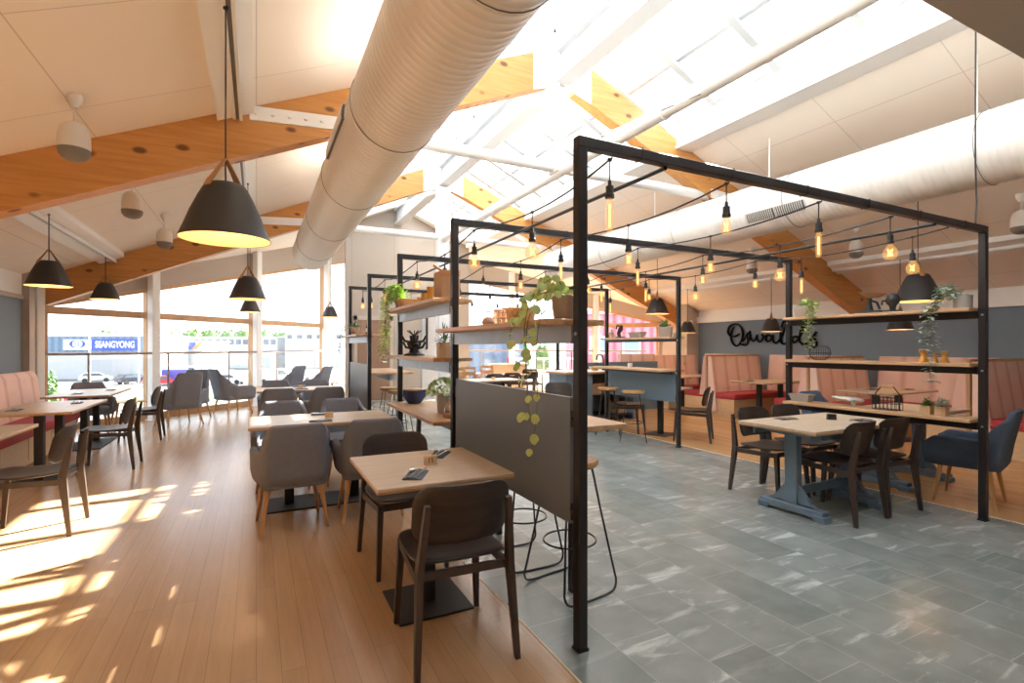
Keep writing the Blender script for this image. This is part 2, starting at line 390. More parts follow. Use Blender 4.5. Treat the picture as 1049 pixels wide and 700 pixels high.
def rvec(): 
    while 1:
        v = Vector([random.uniform(-1, 1) for _ in range(3)])
        if .05 < v.length < 1: return v.normalized()
def bush(mb, c, rx, rz, n, L, W, droop=0):
    c = Vector(c)
    for _ in range(n):
        d = rvec(); d.z = abs(d.z) * 1.1 - .15
        p = c + Vector((d.x * rx * random.random(), d.y * rx * random.random(), d.z * rz * random.random()))
        dd = (d + Vector((0, 0, -droop))).normalized(); leaf(mb, p, dd, Vector((0, 0, 1)), L * random.uniform(.7, 1.2), W * random.uniform(.7, 1.2))
def trail(mb, sm, pts, n, L, W, spread=.03, rad=.002, rnd=0):
    pts = [Vector(p) for p in pts]
    sm.tube(pts, rad, 5)
    for i in range(n):
        t = i / (n - 1) * (len(pts) - 1); k = min(int(t), len(pts) - 2); p = pts[k].lerp(pts[k + 1], t - k)
        a = random.uniform(0, 2 * PI); d = Vector((math.cos(a), math.sin(a), random.uniform(-.7, .3)))
        if rnd:
            q = p + Vector((-abs(d.x) * .4, d.y, d.z)) * spread * random.random()
            sm.tube([p, q], .001, 3); disc(mb, q, Vector((-1 + random.uniform(-.6, .9), random.uniform(-1.2, .4), random.uniform(-.2, .9))), L * .5 * random.uniform(.6, 1.1)); continue
        leaf(mb, p + d * spread * random.random() * .5, d, Vector((0, 0, 1)), L * random.uniform(.6, 1.15), W * random.uniform(.6, 1.15))
def world(px, dist):
    """ground position of a bearing (photo column) at a distance from the viewpoint"""
    r = (px - 524.5) * dist / FPX
    return (r * math.cos(YAW) + dist * math.sin(YAW), -r * math.sin(YAW) + dist * math.cos(YAW))
# ================================================================= THE ROOM
S2 = math.sqrt(.5)
YF = -4.0                              # wall behind the viewpoint
CL = (-3.1, 10.7); CR = (9.9, 10.7); APEX = (3.4, 17.2)
# floors
m = MB(); m.prism([(1.2, YF), (5.4, YF), (5.4, 15.2), (3.4, 17.2), (1.2, 15.0)], -.2, 0); struct('floor', m, M['tile'], 'grey slate-look stone tiles laid in staggered rows down the middle of the room', 'floor')
m = MB(); m.prism([(-3.1, YF), (1.2, YF), (1.2, 15.0), (-3.1, 10.7)], -.2, .001); struct('floor.001', m, M['floor_l'], 'oak plank floor on the left side of the room, streaked with sun', 'floor')
m = MB(); m.prism([(5.4, YF), (10.1, YF), (10.1, 9.4), (9.9, 10.7), (5.4, 15.2)], -.2, .001); struct('floor.002', m, M['floor_r'], 'honey oak plank floor under the booths on the right', 'floor')
m = MB(); m.box(5.385, 5.4, YF, 15.0, 0, .006); m.box(1.2, 1.21, YF, 14.9, 0, .004); struct('trim_1', m, M['cream'], 'thin pale strip where the stone tiles meet the oak floor', 'trim')
# ceilings (sloping slabs)
def slope_slab(poly, th=.16):
    bot = [(x, y, roof(x)) for x, y in poly]; top = [(x, y, roof(x) + th) for x, y in poly]
    return MB().poly3(bot, top)
OV = .5
struct('ceiling', slope_slab([(-3.3, YF), (1.45, YF), (1.45, 15.25 + OV), (-3.3, 10.5 + OV)]), M['ceiling'], 'left slope of the pitched ceiling, warm white square panels', 'ceiling')
struct('ceiling.001', slope_slab([(5.35, YF), (10.3, YF), (10.3, 10.3 + OV), (5.35, 15.25 + OV)]), M['ceiling'], 'right slope of the pitched ceiling, pale panels above the booths', 'ceiling')
SY0, SY1 = -1.6, 13.4
m = MB()
for poly in ([(1.45, YF), (3.4, YF), (3.4, SY0), (1.45, SY0)], [(3.4, YF), (5.35, YF), (5.35, SY0), (3.4, SY0)], [(1.45, SY1), (3.4, SY1), (3.4, 17.9), (1.45, 15.8)], [(3.4, SY1), (5.35, SY1), (5.35, 15.8), (3.4, 17.9)]):
    m.poly3([(x, y, roof(x)) for x, y in poly], [(x, y, roof(x) + .16) for x, y in poly])
struct('ceiling.002', m, M['white'], 'white ridge ceiling at either end of the skylight', 'ceiling')
# skylight upstands
m = MB()
for xs in (1.45, 5.35):
    d = 1 if xs < 3 else -1; z = roof(xs); a = xs - d * .03; b = xs + d * .07
    m.box(min(a, b), max(a, b), SY0 + .06, SY1 - .01, z - .06, z + .36)
    a = xs - d * .20; b = xs + d * .09; m.box(min(a, b), max(a, b), SY0 + .07, SY1 - .02, z - .11, z - .065)
for y in (SY0 + .01, SY1 - .065):
    m.poly3([(1.45, y, roof(1.45)), (3.4, y, roof(3.4)), (5.35, y, roof(5.35)), (5.35, y + .05, roof(5.35)), (3.4, y + .05, roof(3.4)), (1.45, y + .05, roof(1.45))],
            [(1.45, y, roof(1.45) + .34), (3.4, y, roof(3.4) + .42), (5.35, y, roof(5.35) + .34), (5.35, y + .05, roof(5.35) + .34), (3.4, y + .05, roof(3.4) + .42), (1.45, y + .05, roof(1.45) + .34)])
struct('trim_2', m, M['white'], 'white lining and kerb round the ridge skylight', 'trim')
# skylight: left and right slopes as two windows
for k, (xa, lab, gm) in enumerate(((1.5, 'left slope of the long glazed ridge skylight', M['sky_l']), (5.3, 'right slope of the long glazed ridge skylight, glowing white', M['opal']))):
    w = tag(thing('window_%d' % (9 + k), lab, 'skylight', (0, 0, 0)), kind='structure')
    za = roof(xa) + .30; zb = roof(3.4) + .38
    d = Vector((3.4 - xa, 0, zb - za)).normalized()
    def pane(t0, t1, y0, y1, gm_):
        P = lambda t, y, o: (xa + (3.4 - xa) * t, y, za + (zb - za) * t + o)
        MB().poly3([P(t0, y0, 0), P(t1, y0, 0), P(t1, y1, 0), P(t0, y1, 0)], [P(t0, y0, .02), P(t1, y0, .02), P(t1, y1, .02), P(t0, y1, .02)]).build('pane', gm_, w)
    if k == 0: pane(0, 1, SY0, 8.6, M['sky_l']); pane(0, 1, 8.6, SY1, M['opal'])
    else: pane(0, .2, SY0, SY1, M['opal']); pane(.2, 1, SY0, 8.6, M['sky_l']); pane(.2, 1, 8.6, SY1, M['opal'])  # clear and added opal areas divided to place the sun patches
    m = MB(); y = SY0
    while y < SY1 + .01:
        m.bar((xa, y, za - .05), (3.4, y, zb - .05), .09, .10); y += .9
    m.bar((xa, SY0, za - .03), (xa, SY1, za - .03), .08, .08)
    xm = xa + (3.4 - xa) * .37; zm = za + (zb - za) * .37 - .03; m.bar((xm, SY0, zm), (xm, SY1, zm), .07, .06)
    m.build('glazing_bar', M['bar'], w)
# walls
m = MB(); m.box(-3.1, -2.92, YF, 9.4, 0, 2.06); struct('wall_left', m, M['bluegrey'], 'blue-grey painted wall panel above the pink booth on the left', 'wall')
m = MB(); m.box(-2.96, -2.90, YF, 9.4, 2.06, 2.12); struct('trim_3', m, M['taupe'], 'brown picture rail capping the left blue-grey wall', 'trim')
m = MB(); m.box(-3.1, -2.92, YF, 9.4, 2.12, 2.6); struct('wall_left.001', m, M['white'], 'white strip of wall between the left blue panel and the ceiling', 'wall')
m = MB(); m.box(-3.2, -2.84, 9.4, 9.6, 0, 2.62); m.box(-3.25, -3.12, 9.5, 10.8, 0, 2.6); struct('wall_left.002', m, M['taupe'], 'taupe pier at the end of the left wall', 'wall')
m = MB(); m.box(10, 10.2, YF, 9.4, 0, 2.0); struct('wall_right', m, M['bluegrey'], 'slate blue wall behind the booths that carries the black script sign', 'wall')
m = MB(); m.box(10, 10.2, YF, 9.4, 2.0, 2.5); m.box(9.93, 10, YF, 9.4, 2.0, 2.14); struct('trim_4', m, M['white'], 'white cove along the top of the right wall', 'trim')
m = MB(); m.box(9.6, 10.2, 9.4, 9.6, 0, 2.7); m.box(9.95, 10.15, 9.55, 10.8, 0, 2.5); struct('wall_right.001', m, M['taupe'], 'taupe pier at the far end of the right wall', 'wall')
m = MB(); m.box(-3.3, 10.3, YF - .15, YF, 0, 5.6); struct('wall_front', m, M['white'], 'plain white wall behind the viewpoint', 'wall')
m = MB()
for xs in (-3.1, 1.45, 5.35): pass
struct('soffit', MB().box(1.9, 9.9, -2.6, 1.175, 2.9, 3.0), M['soffit'], 'flat taupe underside of a lowered ceiling in the near right corner', 'soffit')
# core wall in the middle of the glazed end
m = MB(); m.box(2.05, 5.45, 13.6, 13.8, 0, 5.2); struct('wall_back', m, M['beige'], 'tall beige panelled wall standing in front of the end glazing', 'wall')
for k, (x, lab) in enumerate(((2.75, 'brown wooden door in the beige wall behind the frames'),)):
    d = tag(thing('door_1', lab, 'door', (x, 13.58, 0)), kind='structure')
    MB().box(-.42, .42, -.02, .02, 0, 2.1).build('door_leaf', M['door'], d)
    MB().box(-.50, -.42, -.03, .02, 0, 2.2).box(.42, .5, -.03, .02, 0, 2.2).box(-.5, .5, -.03, .02, 2.1, 2.2).build('door_frame', M['taupe'], d)
    MB().tube([(.33, -.02, 1.0), (.33, -.07, 1.0), (.22, -.07, 1.0)], .01).build('door_handle', M['chrome'], d)
d = tag(thing('door_2', 'pale door with a long dark pull bar in the beige wall', 'door', (4.55, 13.58, 0)), kind='structure')
MB().box(-.5, .5, -.02, .02, 0, 2.5).build('door_leaf', M['wallw'], d)
MB().tube([(-.38, -.02, 1.35), (-.38, -.08, 1.35), (-.38, -.08, 2.2), (-.38, -.02, 2.2)], .03).build('door_handle', M['blackmat'], d)
# prow glazing: eight bays
XL = [-3.1, -1.85, -.08, 1.71, 3.4]
def bay(n, xa, xb, side, lab):
    A = Vector((xa, xa + 13.8, 0)) if side < 0 else Vector((xa, 20.6 - xa, 0)); B = Vector((xb, xb + 13.8, 0)) if side < 0 else Vector((xb, 20.6 - xb, 0))
    w = tag(thing('window_%d' % n, lab, 'window', A), kind='structure')
    L = (B - A).length; d = (B - A).normalized(); ang = math.atan2(d.y, d.x); w.rotation_euler = (0, 0, ang)
    za = glass_top(xa); zb = glass_top(xb); T = 2.0
    m = MB()
    m.box(.0, L, -.04, .06, 0, .12); m.box(.02, .08, -.04, .06, .12, za - .0); m.box(L - .08, L - .02, -.04, .06, .12, zb)
    m.poly3([(0, -.04, za - .07), (L, -.04, zb - .07), (L, .06, zb - .07), (0, .06, za - .07)], [(0, -.04, za), (L, -.04, zb), (L, .06, zb), (0, .06, za)])
    m.build('window_frame', M['timber_y'], w)
    MB().box(.08, L - .08, -.045, .06, T - .06, T + .06).build('transom', M['timber_y'], w)
    MB().box(.08, L - .08, .0, .012, .12, T - .06).build('lower_pane', M['glass'], w)
    MB().poly3([(.08, 0, T + .06), (L - .08, 0, T + .06), (L - .08, .012, T + .06), (.08, .012, T + .06)], [(.08, 0, za - .05), (L - .08, 0, zb - .05), (L - .08, .012, zb - .05), (.08, .012, za - .05)]).build('upper_pane', M['glass'], w)
names = ['first', 'second', 'third', 'fourth']
for i in range(4): bay(i + 1, XL[i], XL[i + 1], -1, '%s tall timber-framed window bay from the left, looking out to the car park' % names[i])
XR = [2 * RIDGE - x for x in XL]
for i in range(4): bay(i + 5, XR[i + 1], XR[i], 1, '%s timber-framed window bay from the right-hand corner of the glazed end' % names[i])
# sloping band between the glass and the roof
for side, nm in ((-1, 'wall_back.001'), (1, 'wall_back.002')):
    m = MB(); xs = XL if side < 0 else XR
    for i in range(4):
        xa, xb = xs[i], xs[i + 1]
        f = (lambda x: x + 13.8) if side < 0 else (lambda x: 20.6 - x)
        o = -.08 * side
        m.poly3([(xa, f(xa) - .10, glass_top(xa) - .01), (xb, f(xb) - .10, glass_top(xb) - .01), (xb, f(xb) + .12, glass_top(xb) - .01), (xa, f(xa) + .12, glass_top(xa) - .01)],
                [(xa, f(xa) - .10, roof(xa) + .02), (xb, f(xb) - .10, roof(xb) + .02), (xb, f(xb) + .12, roof(xb) + .02), (xa, f(xa) + .12, roof(xa) + .02)])
    struct(nm, m, M['taupe'], 'taupe sloping band of wall above the %s half of the end windows' % ('left' if side < 0 else 'right'), 'wall')
# white steel columns of the glazed end
def column(x, y, s, h, lab, rz=0, nm='steel_column'):
    c = tag(thing(nm, lab, 'column', (x, y, 0), rz), kind='structure')
    MB().rbox(-s / 2, s / 2, -s / 2, s / 2, 0, h, .008, 1).build('shaft', M['steel_white'], c)
    MB().box(-s / 2 - .03, s / 2 + .03, -s / 2 - .03, s / 2 + .03, 0, .02).build('base_plate', M['steel_white'], c)
for i, x in enumerate(XL[:4]):
    xx = x + .10 if i else x + .23
    column(xx, (xx + 13.8 - .28) if i else 9.85, .15 if i else .10, roof(xx) - .02, ('white steel column in the left corner beside the taupe pier', 'white steel column between the first and second windows from the left', 'white steel column between the second and third windows from the left', 'white steel column between the third and fourth windows from the left')[i], PI / 4)
for i, x in enumerate(XR[1:4]):
    column(x - .1, 20.6 - x - .2, .15, roof(x) - .02, 'white steel column between the %s and %s windows from the right corner' % (names[i], names[i + 1]), PI / 4)
column(3.4, 9.96, .22, 4.66, 'square white steel column under the ridge, behind the second black frame')
# ridge beam and roof beams
m = MB()
m.box(3.37, 3.43, YF, 16.6, 4.70, 5.05); m.box(3.29, 3.51, YF, 16.6, 4.66, 4.70); m.box(3.29, 3.51, YF, 16.6, 5.03, 5.07)
struct('ridge_beam', m, M['ridge'], 'deep white steel beam running along the ridge of the roof', 'beam')
for k, y in enumerate((5.45, 9.96)):
    for side in (-1, 1):
        b = tag(thing('roof_beam', '%s pine glulam roof beam with knots, sloping down to the %s wall' % (('nearest', 'farther')[k], ('left', 'right')[side > 0]), 'beam', (3.4, y, 0)), kind='structure')
        # built along local x so that the grain follows the slope
        xo = -6.2 if side < 0 else 6.55; xi = -.18 if side < 0 else .2
        zt = lambda x: 5.13 - .43 * abs(x)
        mb = MB(); hw = .085; dep = .44
        mb.poly3([(xo, -hw, zt(xo) - dep), (xi, -hw, zt(xi) - dep), (xi, hw, zt(xi) - dep), (xo, hw, zt(xo) - dep)], [(xo, -hw, zt(xo) + .0), (xi, -hw, zt(xi) + .0), (xi, hw, zt(xi) + .0), (xo, hw, zt(xo) + .0)])
        mb.build('timber', M['beam'], b)
        # bolted end plate at the ridge
        pm = MB(); s = side
        pm.poly3([(s * .05, -hw - .012, 4.62), (s * .42, -hw - .012, 4.50), (s * .42, -hw, 4.50), (s * .05, -hw, 4.62)], [(s * .05, -hw - .012, 5.08), (s * .42, -hw - .012, 4.94), (s * .42, -hw, 4.94), (s * .05, -hw, 5.08)])
        pm.build('end_plate', M['steel_white'], b)
        # flitch plate that takes the tie rod
        x0 = s * 3.46; x1 = s * 2.55; z0 = 3.59
        f = MB(); f.bar((x0, -hw - .01, z0), (x1, -hw - .01, 3.65), .018, .13)
        f.build('tie_plate', M['steel_white'], b)
        for j in range(6):
            bm_ = MB()
            t = .06 + j * .16; px = x0 + (x1 - x0) * t; pz = z0 + (3.65 - z0) * t
            bm_.cyl((px, -hw - .045, pz), (px, -hw - .015, pz), .018, n=6); bm_.build('bolt', M['steel_white'], b)
    t = tag(thing('tie_rod', 'white steel tube crossing between the %s pair of pine beams' % ('nearest', 'farther')[k], 'tie rod', (3.4, y, 0)), kind='structure')
    MB().cyl((-2.6, -.0, 3.64), (2.6, 0, 3.64), .065, n=16).build('tube', M['steel_white'], t)
    if k == 0: MB().rbox(-.05, .05, -.05, .05, 3.7, 4.66, .01, 1).rbox(-.11, .11, -.11, .11, 3.57, 3.74, .02, 1).build('hanger', M['steel_white'], t)
    else: MB().bar((-.15, 0, 4.55), (-1.9, 0, 3.75), .05, .05).build('strut', M['steel_white'], t); MB().bar((.15, 0, 4.55), (1.9, 0, 3.75), .05, .05).build('strut', M['steel_white'], t)
m = MB(); m.cyl((3.4, YF, 3.60), (3.4, 9.9, 3.60), .075, n=16)
for y in (1.2, 3.6, 7.4): m.cyl((3.4, y, 3.60), (3.4, y + .03, 3.60), .085, n=16)
tag(m.build('ridge_tube', M['steel_white']), 'long white steel tube running below the ridge beam towards the column', 'tube')
# track channels on the ceiling
def channel(x, y0, y1, lab, nm='ceiling_channel'):
    z = roof(x); c = thing(nm, lab, 'lighting track', (x, y0, z)); L = y1 - y0
    s = -.43 if x > RIDGE else .43
    mb = MB(); hw = .15
    mb.poly3([(-hw, 0, -.07 - hw * s), (hw, 0, -.07 + hw * s), (hw, L, -.07 + hw * s), (-hw, L, -.07 - hw * s)], [(-hw, 0, .01 - hw * s), (hw, 0, .01 + hw * s), (hw, L, .01 + hw * s), (-hw, L, .01 - hw * s)])
    mb.build('channel', M['white'], c)
    mb = MB(); mb.box(-.025, .0, 0, L, -.095, -.06); mb.box(.03, .055, 0, L, -.10, -.06); mb.build('rail', M['steel_white'], c)
    MB().box(.002, .028, 0, L, -.088, -.062).build('slot', M['grille'], c)
channel(-.17, -2, 5.35, 'white lighting track along the left ceiling, in front of the nearest beam')
channel(-.17, 5.55, 9.85, 'white lighting track on the left ceiling between the two beams, nearer the ridge', 'ceiling_channel')
channel(-2.0, 5.55, 9.85, 'white lighting track on the left ceiling between the two beams, nearer the wall', 'ceiling_channel')
channel(8.85, -2, 5.35, 'white lighting track along the right ceiling above the booths, in front of the nearest beam', 'ceiling_channel')
channel(8.85, 5.55, 9.85, 'white lighting track along the right ceiling, beyond the nearest beam', 'ceiling_channel')
# ventilation ducts
def duct(x, y0, y1, z, lab, gy, gside):
    d = thing('ventilation_duct', lab, 'duct', (x, y0, z)); L = y1 - y0; r = .325; n = 40
    mb = MB(); prof = []; step = .062; y = 0
    vs = []; fs = []; rings = []
    while y < L:
        for dy, dr in ((0, 0), (.004, .0028), (.011, .0028), (.015, 0)): rings.append((y + dy, r + dr))
        y += step
    rings.append((L, r)); rings.append((L, r - .03)); rings.insert(0, (0, r - .03))
    for (yy, rr) in rings:
        for k in range(n):
            a = 2 * PI * k / n; vs.append((rr * math.cos(a), yy, rr * math.sin(a)))
    for i in range(len(rings) - 1):
        for k in range(n): fs.append((i * n + k, i * n + (k + 1) % n, (i + 1) * n + (k + 1) % n, (i + 1) * n + k))
    fs.append(list(range(n))); fs.append([(len(rings) - 1) * n + k for k in range(n)][::-1])
    mb.add(vs, fs, True); mb.build('duct_body', M['duct'], d)
    for (g0, g1) in gy:
        a0 = R(165) if gside < 0 else R(198); a1 = a0 + R(20)
        g = MB(); gv = []; gf = []
        nn = 6
        for i in range(nn + 1):
            a = a0 + (a1 - a0) * i / nn
            for yy in (g0 - y0, g1 - y0): gv.append(((r + .02) * math.cos(a), yy, (r + .02) * math.sin(a)))
        for i in range(nn): gf.append((2 * i, 2 * i + 1, 2 * i + 3, 2 * i + 2))
        for i in range(nn + 1):
            a = a0 + (a1 - a0) * i / nn
            for yy in (g0 - y0, g1 - y0): gv.append(((r - .01) * math.cos(a), yy, (r - .01) * math.sin(a)))
        o = 2 * (nn + 1)
        for i in range(nn): gf.append((o + 2 * i, o + 2 * i + 2, o + 2 * i + 3, o + 2 * i + 1)); gf.append((2 * i, 2 * i + 2, o + 2 * i + 2, o + 2 * i)); gf.append((2 * i + 1, o + 2 * i + 1, o + 2 * i + 3, 2 * i + 3))
        gf.append((0, o, o + 1, 1)); gf.append((2 * nn, 2 * nn + 1, o + 2 * nn + 1, o + 2 * nn))
        g.add(gv, gf, False); gr = g.build('grille', M['grille'], d)
        sl = MB(); k = int((g1 - g0) / .025)
        for j in range(k):
            yy = g0 - y0 + (j + .5) * (g1 - g0) / k
            sl.tube([((r + .024) * math.cos(a0 + (a1 - a0) * q / 4), yy, (r + .024) * math.sin(a0 + (a1 - a0) * q / 4)) for q in range(5)], .004, 4)
        sl.build('slat', M['duct'], gr)
    y = 1.0
    while y < L: MB().cyl((0, y, r), (0, y, roof(x) - z), .008, n=6).build('hanger_rod', M['steel_white'], d); y += 2.1
    y = .9
    while y < L: MB().tube([((r + .006) * math.cos(2 * PI * k / 32), y, (r + .006) * math.sin(2 * PI * k / 32)) for k in range(32)], .003, 5, True).build('joint_band', M['grille'], d); y += 1.8
duct(.93, -2.5, 10.4, 3.19, 'large spiral ventilation duct hanging from the left side of the ceiling', ((4.1, 5.05),), -1)
duct(5.87, 1.25, 9.6, 3.18, 'large white spiral ventilation duct hanging above the right side of the frames', ((3.7, 4.05), (4.08, 4.45)), 1)
# ceiling speakers
def speaker():
    t = thing('ceiling_speaker', 'x', 'speaker', (0, 0, 0)); r = .125
    MB().lathe([(.0, .145), (.03, .142), (.06, .125), (.082, .095), (.092, .05), (.094, .0), (.094, -.05)], 28).build('housing', M['speaker'], t)
    MB().lathe([(.094, -.05), (.088, -.088), (.068, -.115), (.036, -.130), (0, -.134)], 28).build('speaker_grille', M['speaker_g'], t)
    MB().cyl((0, 0, .12), (0, 0, .26), .006, n=8).build('rod', M['speaker'], t)
    MB().lathe([(.0, .24), (.024, .242), (.03, .265), (.046, .285), (.048, .335), (0, .335)], 20).build('ceiling_rose', M['speaker'], t)
    return t
sp = speaker()
for x, y, lab in ((-1.15, 4.6, 'round white hanging speaker nearest on the left, in front of the pine beam'), (-1.14, 6.42, 'round white hanging speaker on the left just behind the nearest pine beam'), (-1.11, 8.26, 'round white hanging speaker on the left, furthest back, by the big black pendant'),
                  (7.95, 2.64, 'round white hanging speaker at the right edge, above the right frame post'), (7.95, 4.46, 'round white hanging speaker above the booths, left of the nearest pendant'), (7.95, 6.24, 'round white hanging speaker above the booths, furthest back')):
    place(sp, (x, y, roof(x) - .33), 0, lab, 'round ceiling speakers')
# balustrade inside the left glazing
def rail_line(p0, p1, lab, rz):
    p0 = Vector(p0); p1 = Vector(p1); L = (p1 - p0).length; t = thing('balustrade', lab, 'railing', p0, rz)
    MB().cyl((0, 0, 1.28), (L, 0, 1.28), .024, n=12).build('handrail', M['railing'], t)
    n = max(2, round(L / 1.3))
    for i in range(n): x = (i + .5) * L / n; MB().rbox(x - .02, x + .02, -.006, .006, 0, 1.26, .003, 1).box(x - .04, x + .04, -.04, .04, 0, .012).build('baluster', M['railing'], t)
    for i in range(n - 1):
        xa = (i + .5) * L / n + .04; xb = (i + 1.5) * L / n - .04
        MB().box(xa, xb, -.005, .005, .1, 1.18).build('glass_panel', M['glassr'], t)
rail_line((-3.04, 10.43, 0), (1.95, 15.42, 0), 'slim metal handrail with glass panels along the left end windows', PI / 4)
rail_line((5.6, 14.67, 0), (9.5, 10.77, 0), 'slim metal handrail with glass panels along the right end windows', -PI / 4)
# ================================================================= FURNITURE
def dark_chair():
    t = thing('dining_chair', 'x', 'chair')
    MB().rpanel(.44, .44, .09, lambda u, v: Vector((u, v + .02, .445 + .25 * u * u - .02 * math.cos(v * 6) + .02)), .016).build('seat', M['dark'], t)
    MB().rpanel(.45, .27, .085, lambda u, v: Vector((u, -.215 + 1.1 * u * u - .22 * v, .665 + v)), .014).build('backrest', M['dark'], t)
    for s in (-1, 1):
        l = MB(); l.bar((s * .228, -.268, 0), (s * .208, -.222, .43), .024, .026, .030, .052, up=(0, 1, 0)); l.bar((s * .208, -.222, .43), (s * .184, -.272, .735), .030, .052, .024, .024, up=(0, 1, 0)); l.build('leg', M['darkleg'], t)
        l = MB(); l.bar((s * .215, .245, 0), (s * .195, .21, .435), .024, .024, .034, .038, up=(0, 1, 0)); l.build('leg', M['darkleg'], t)
        MB().bar((s * .208, -.22, .40), (s * .197, .215, .415), .022, .04).build('side_rail', M['darkleg'], t)
    MB().bar((-.19, .19, .415), (.19, .19, .415), .022, .04).build('cross_rail', M['darkleg'], t); MB().bar((-.2, -.20, .41), (.2, -.20, .41), .02, .035).build('cross_rail', M['darkleg'], t)
    return t
def armchair(name, hb, ha, wb, wa, dep, sh, fabric, legm, slope=0.0, lean=.2, lsp=.05):
    t = thing(name, 'x', 'armchair')
    # plan curve of the tub: s in [-1,1]
    pl = [(-1, (-wa / 2 + .01, dep / 2)), (-.8, (-wa / 2, dep * .2)), (-.64, (-wa / 2 + .01, -dep * .12)), (-.53, (-wb / 2 - .03, -dep * .29)), (-.44, (-wb / 2 - .005, -dep * .42)), (-.37, (-wb / 2 + .03, -dep * .485)), (-.2, (-wb / 4, -dep * .5)), (0, (0, -dep * .505))]
    def plan(s):
        a = abs(s); 
        for i in range(len(pl) - 1):
            s0, p0 = -pl[i][0], pl[i][1]; s1, p1 = -pl[i + 1][0], pl[i + 1][1]
            if s1 <= a <= s0:
                t_ = (a - s1) / (s0 - s1); x = p1[0] + (p0[0] - p1[0]) * t_; y = p1[1] + (p0[1] - p1[1]) * t_
                return Vector((x if s < 0 else -x, y, 0))
        return Vector((0, -dep / 2, 0))
    NS = 80; raw = [plan(-1 + 2 * i / NS) for i in range(NS + 1)]
    for _ in range(2): raw = [raw[0]] + [(raw[i - 1] + raw[i] * 2 + raw[i + 1]) / 4 for i in range(1, NS)] + [raw[-1]]
    def sm(a, e0, e1): x = min(1, max(0, (a - e0) / (e1 - e0))); return x * x * (3 - 2 * x)
    vs = []; fs = []; K = 14; zb = sh - .13
    for i in range(NS + 1):
        s = -1 + 2 * i / NS; a = abs(s); p = raw[i]
        tan = (raw[min(i + 1, NS)] - raw[max(i - 1, 0)]).normalized(); inn = Vector((-tan.y, tan.x, 0))   # inward
        if inn.dot(Vector((0, .1, 0)) - p) < 0: inn = -inn
        e0, e1 = (.40, .60) if not slope else (.36, .60 + slope)
        back = 1 - sm(a, e0, e1); h = ha + (hb - ha) * (1 - sm(a, e0, e1))
        q = min(1, max(0, (a - .30) / .12)); h -= .06 * (1 - math.sqrt(max(0, 1 - q * q))) * (1 - sm(a, .41, .6))
        h -= .05 * sm(a, .9, 1.0)
        th = .055; ln = lean * back
        def P(off, z):
            q = p + inn * off; q = Vector((q.x * (1 + .10 * (z - zb) * (1 - back)), q.y - ln * max(0, z - sh), z))
            lim = wb / 2 + .005; tz = sm(z, ha - .05, ha + .03) * min(1, back * 5)
            if abs(q.x) > lim: q.x += (math.copysign(lim, q.x) - q.x) * tz
            if back > 0: q.x *= 1 - .03 * back * max(0, z - sh) / max(.1, hb - sh)
            return q
        sec = [(.12, zb), (.045, zb + .01), (.012, zb + .04), (0, zb + .10), (0, min(h - .06, ha - .06)), (0, (min(h - .06, ha - .06) + h - .03) / 2), (0, h - .03), (.008, h - .01), (th / 2, h), (th - .008, h - .01), (th, h - .03), (th, (min(h - .06, ha - .03) + h - .03) / 2), (th, min(h - .06, ha - .03)), (th, sh - .06)]
        for off, z in sec: vs.append(P(off, z))
    for i in range(NS):
        for k in range(K - 1): fs.append((i * K + k, i * K + k + 1, (i + 1) * K + k + 1, (i + 1) * K + k))
    fs.append(list(range(K))[::-1]); fs.append([NS * K + k for k in range(K)])
    o = MB().add(vs, fs, True).build('tub', fabric, t)
    MB().rpanel(wa - .09, dep - .03, .08, lambda u, v: Vector((u, v + .01, zb + .045)), .09).build('seat_base', fabric, t)
    MB().rpanel(wa - .12, dep - .04, .08, lambda u, v: Vector((u, v + .025, sh - .035 - .15 * u * u)), .075).build('seat_cushion', fabric, t)
    for sx in (-1, 1):
        for sy in (-1, 1):
            MB().cyl((sx * (wa / 2 - .10), sy * (dep / 2 - .11), zb + .01), (sx * (wa / 2 - .10 + lsp), sy * (dep / 2 - .11 + lsp), 0), .021, .011, n=10).build('leg', legm, t)
    return t
def pedestal_table(w, d, twin=0, name='dining_table'):
    t = thing(name, 'x', 'table')
    MB().rbox(-w / 2, w / 2, -d / 2, d / 2, .733, .75, .003, 1).build('table_top', M['top'], t)
    MB().rbox(-w / 2 + .001, w / 2 - .001, -d / 2 + .001, d / 2 - .001, .722, .734, .002, 1).build('top_edging', M['edge'], t)
    if twin:
        xs = (-twin, twin)
        MB().rbox(-twin - .2, twin + .2, -.22, .22, 0, .012, .003, 1).build('base_plate', M['blackmat'], t)
    else:
        xs = (0,)
        MB().rbox(-.2, .2, -.2, .2, 0, .012, .003, 1).build('base_plate', M['blackmat'], t)
    for x in xs:
        MB().rbox(x - .038, x + .038, -.038, .038, .01, .71, .004, 1).build('column', M['blackmat'], t)
        MB().bar((x - .2, 0, .712), (x + .2, 0, .712), .04, .02).bar((x, -d * .36, .712), (x, d * .36, .712), .04, .02).build('top_bracket', M['blackmat'], t)
    return t
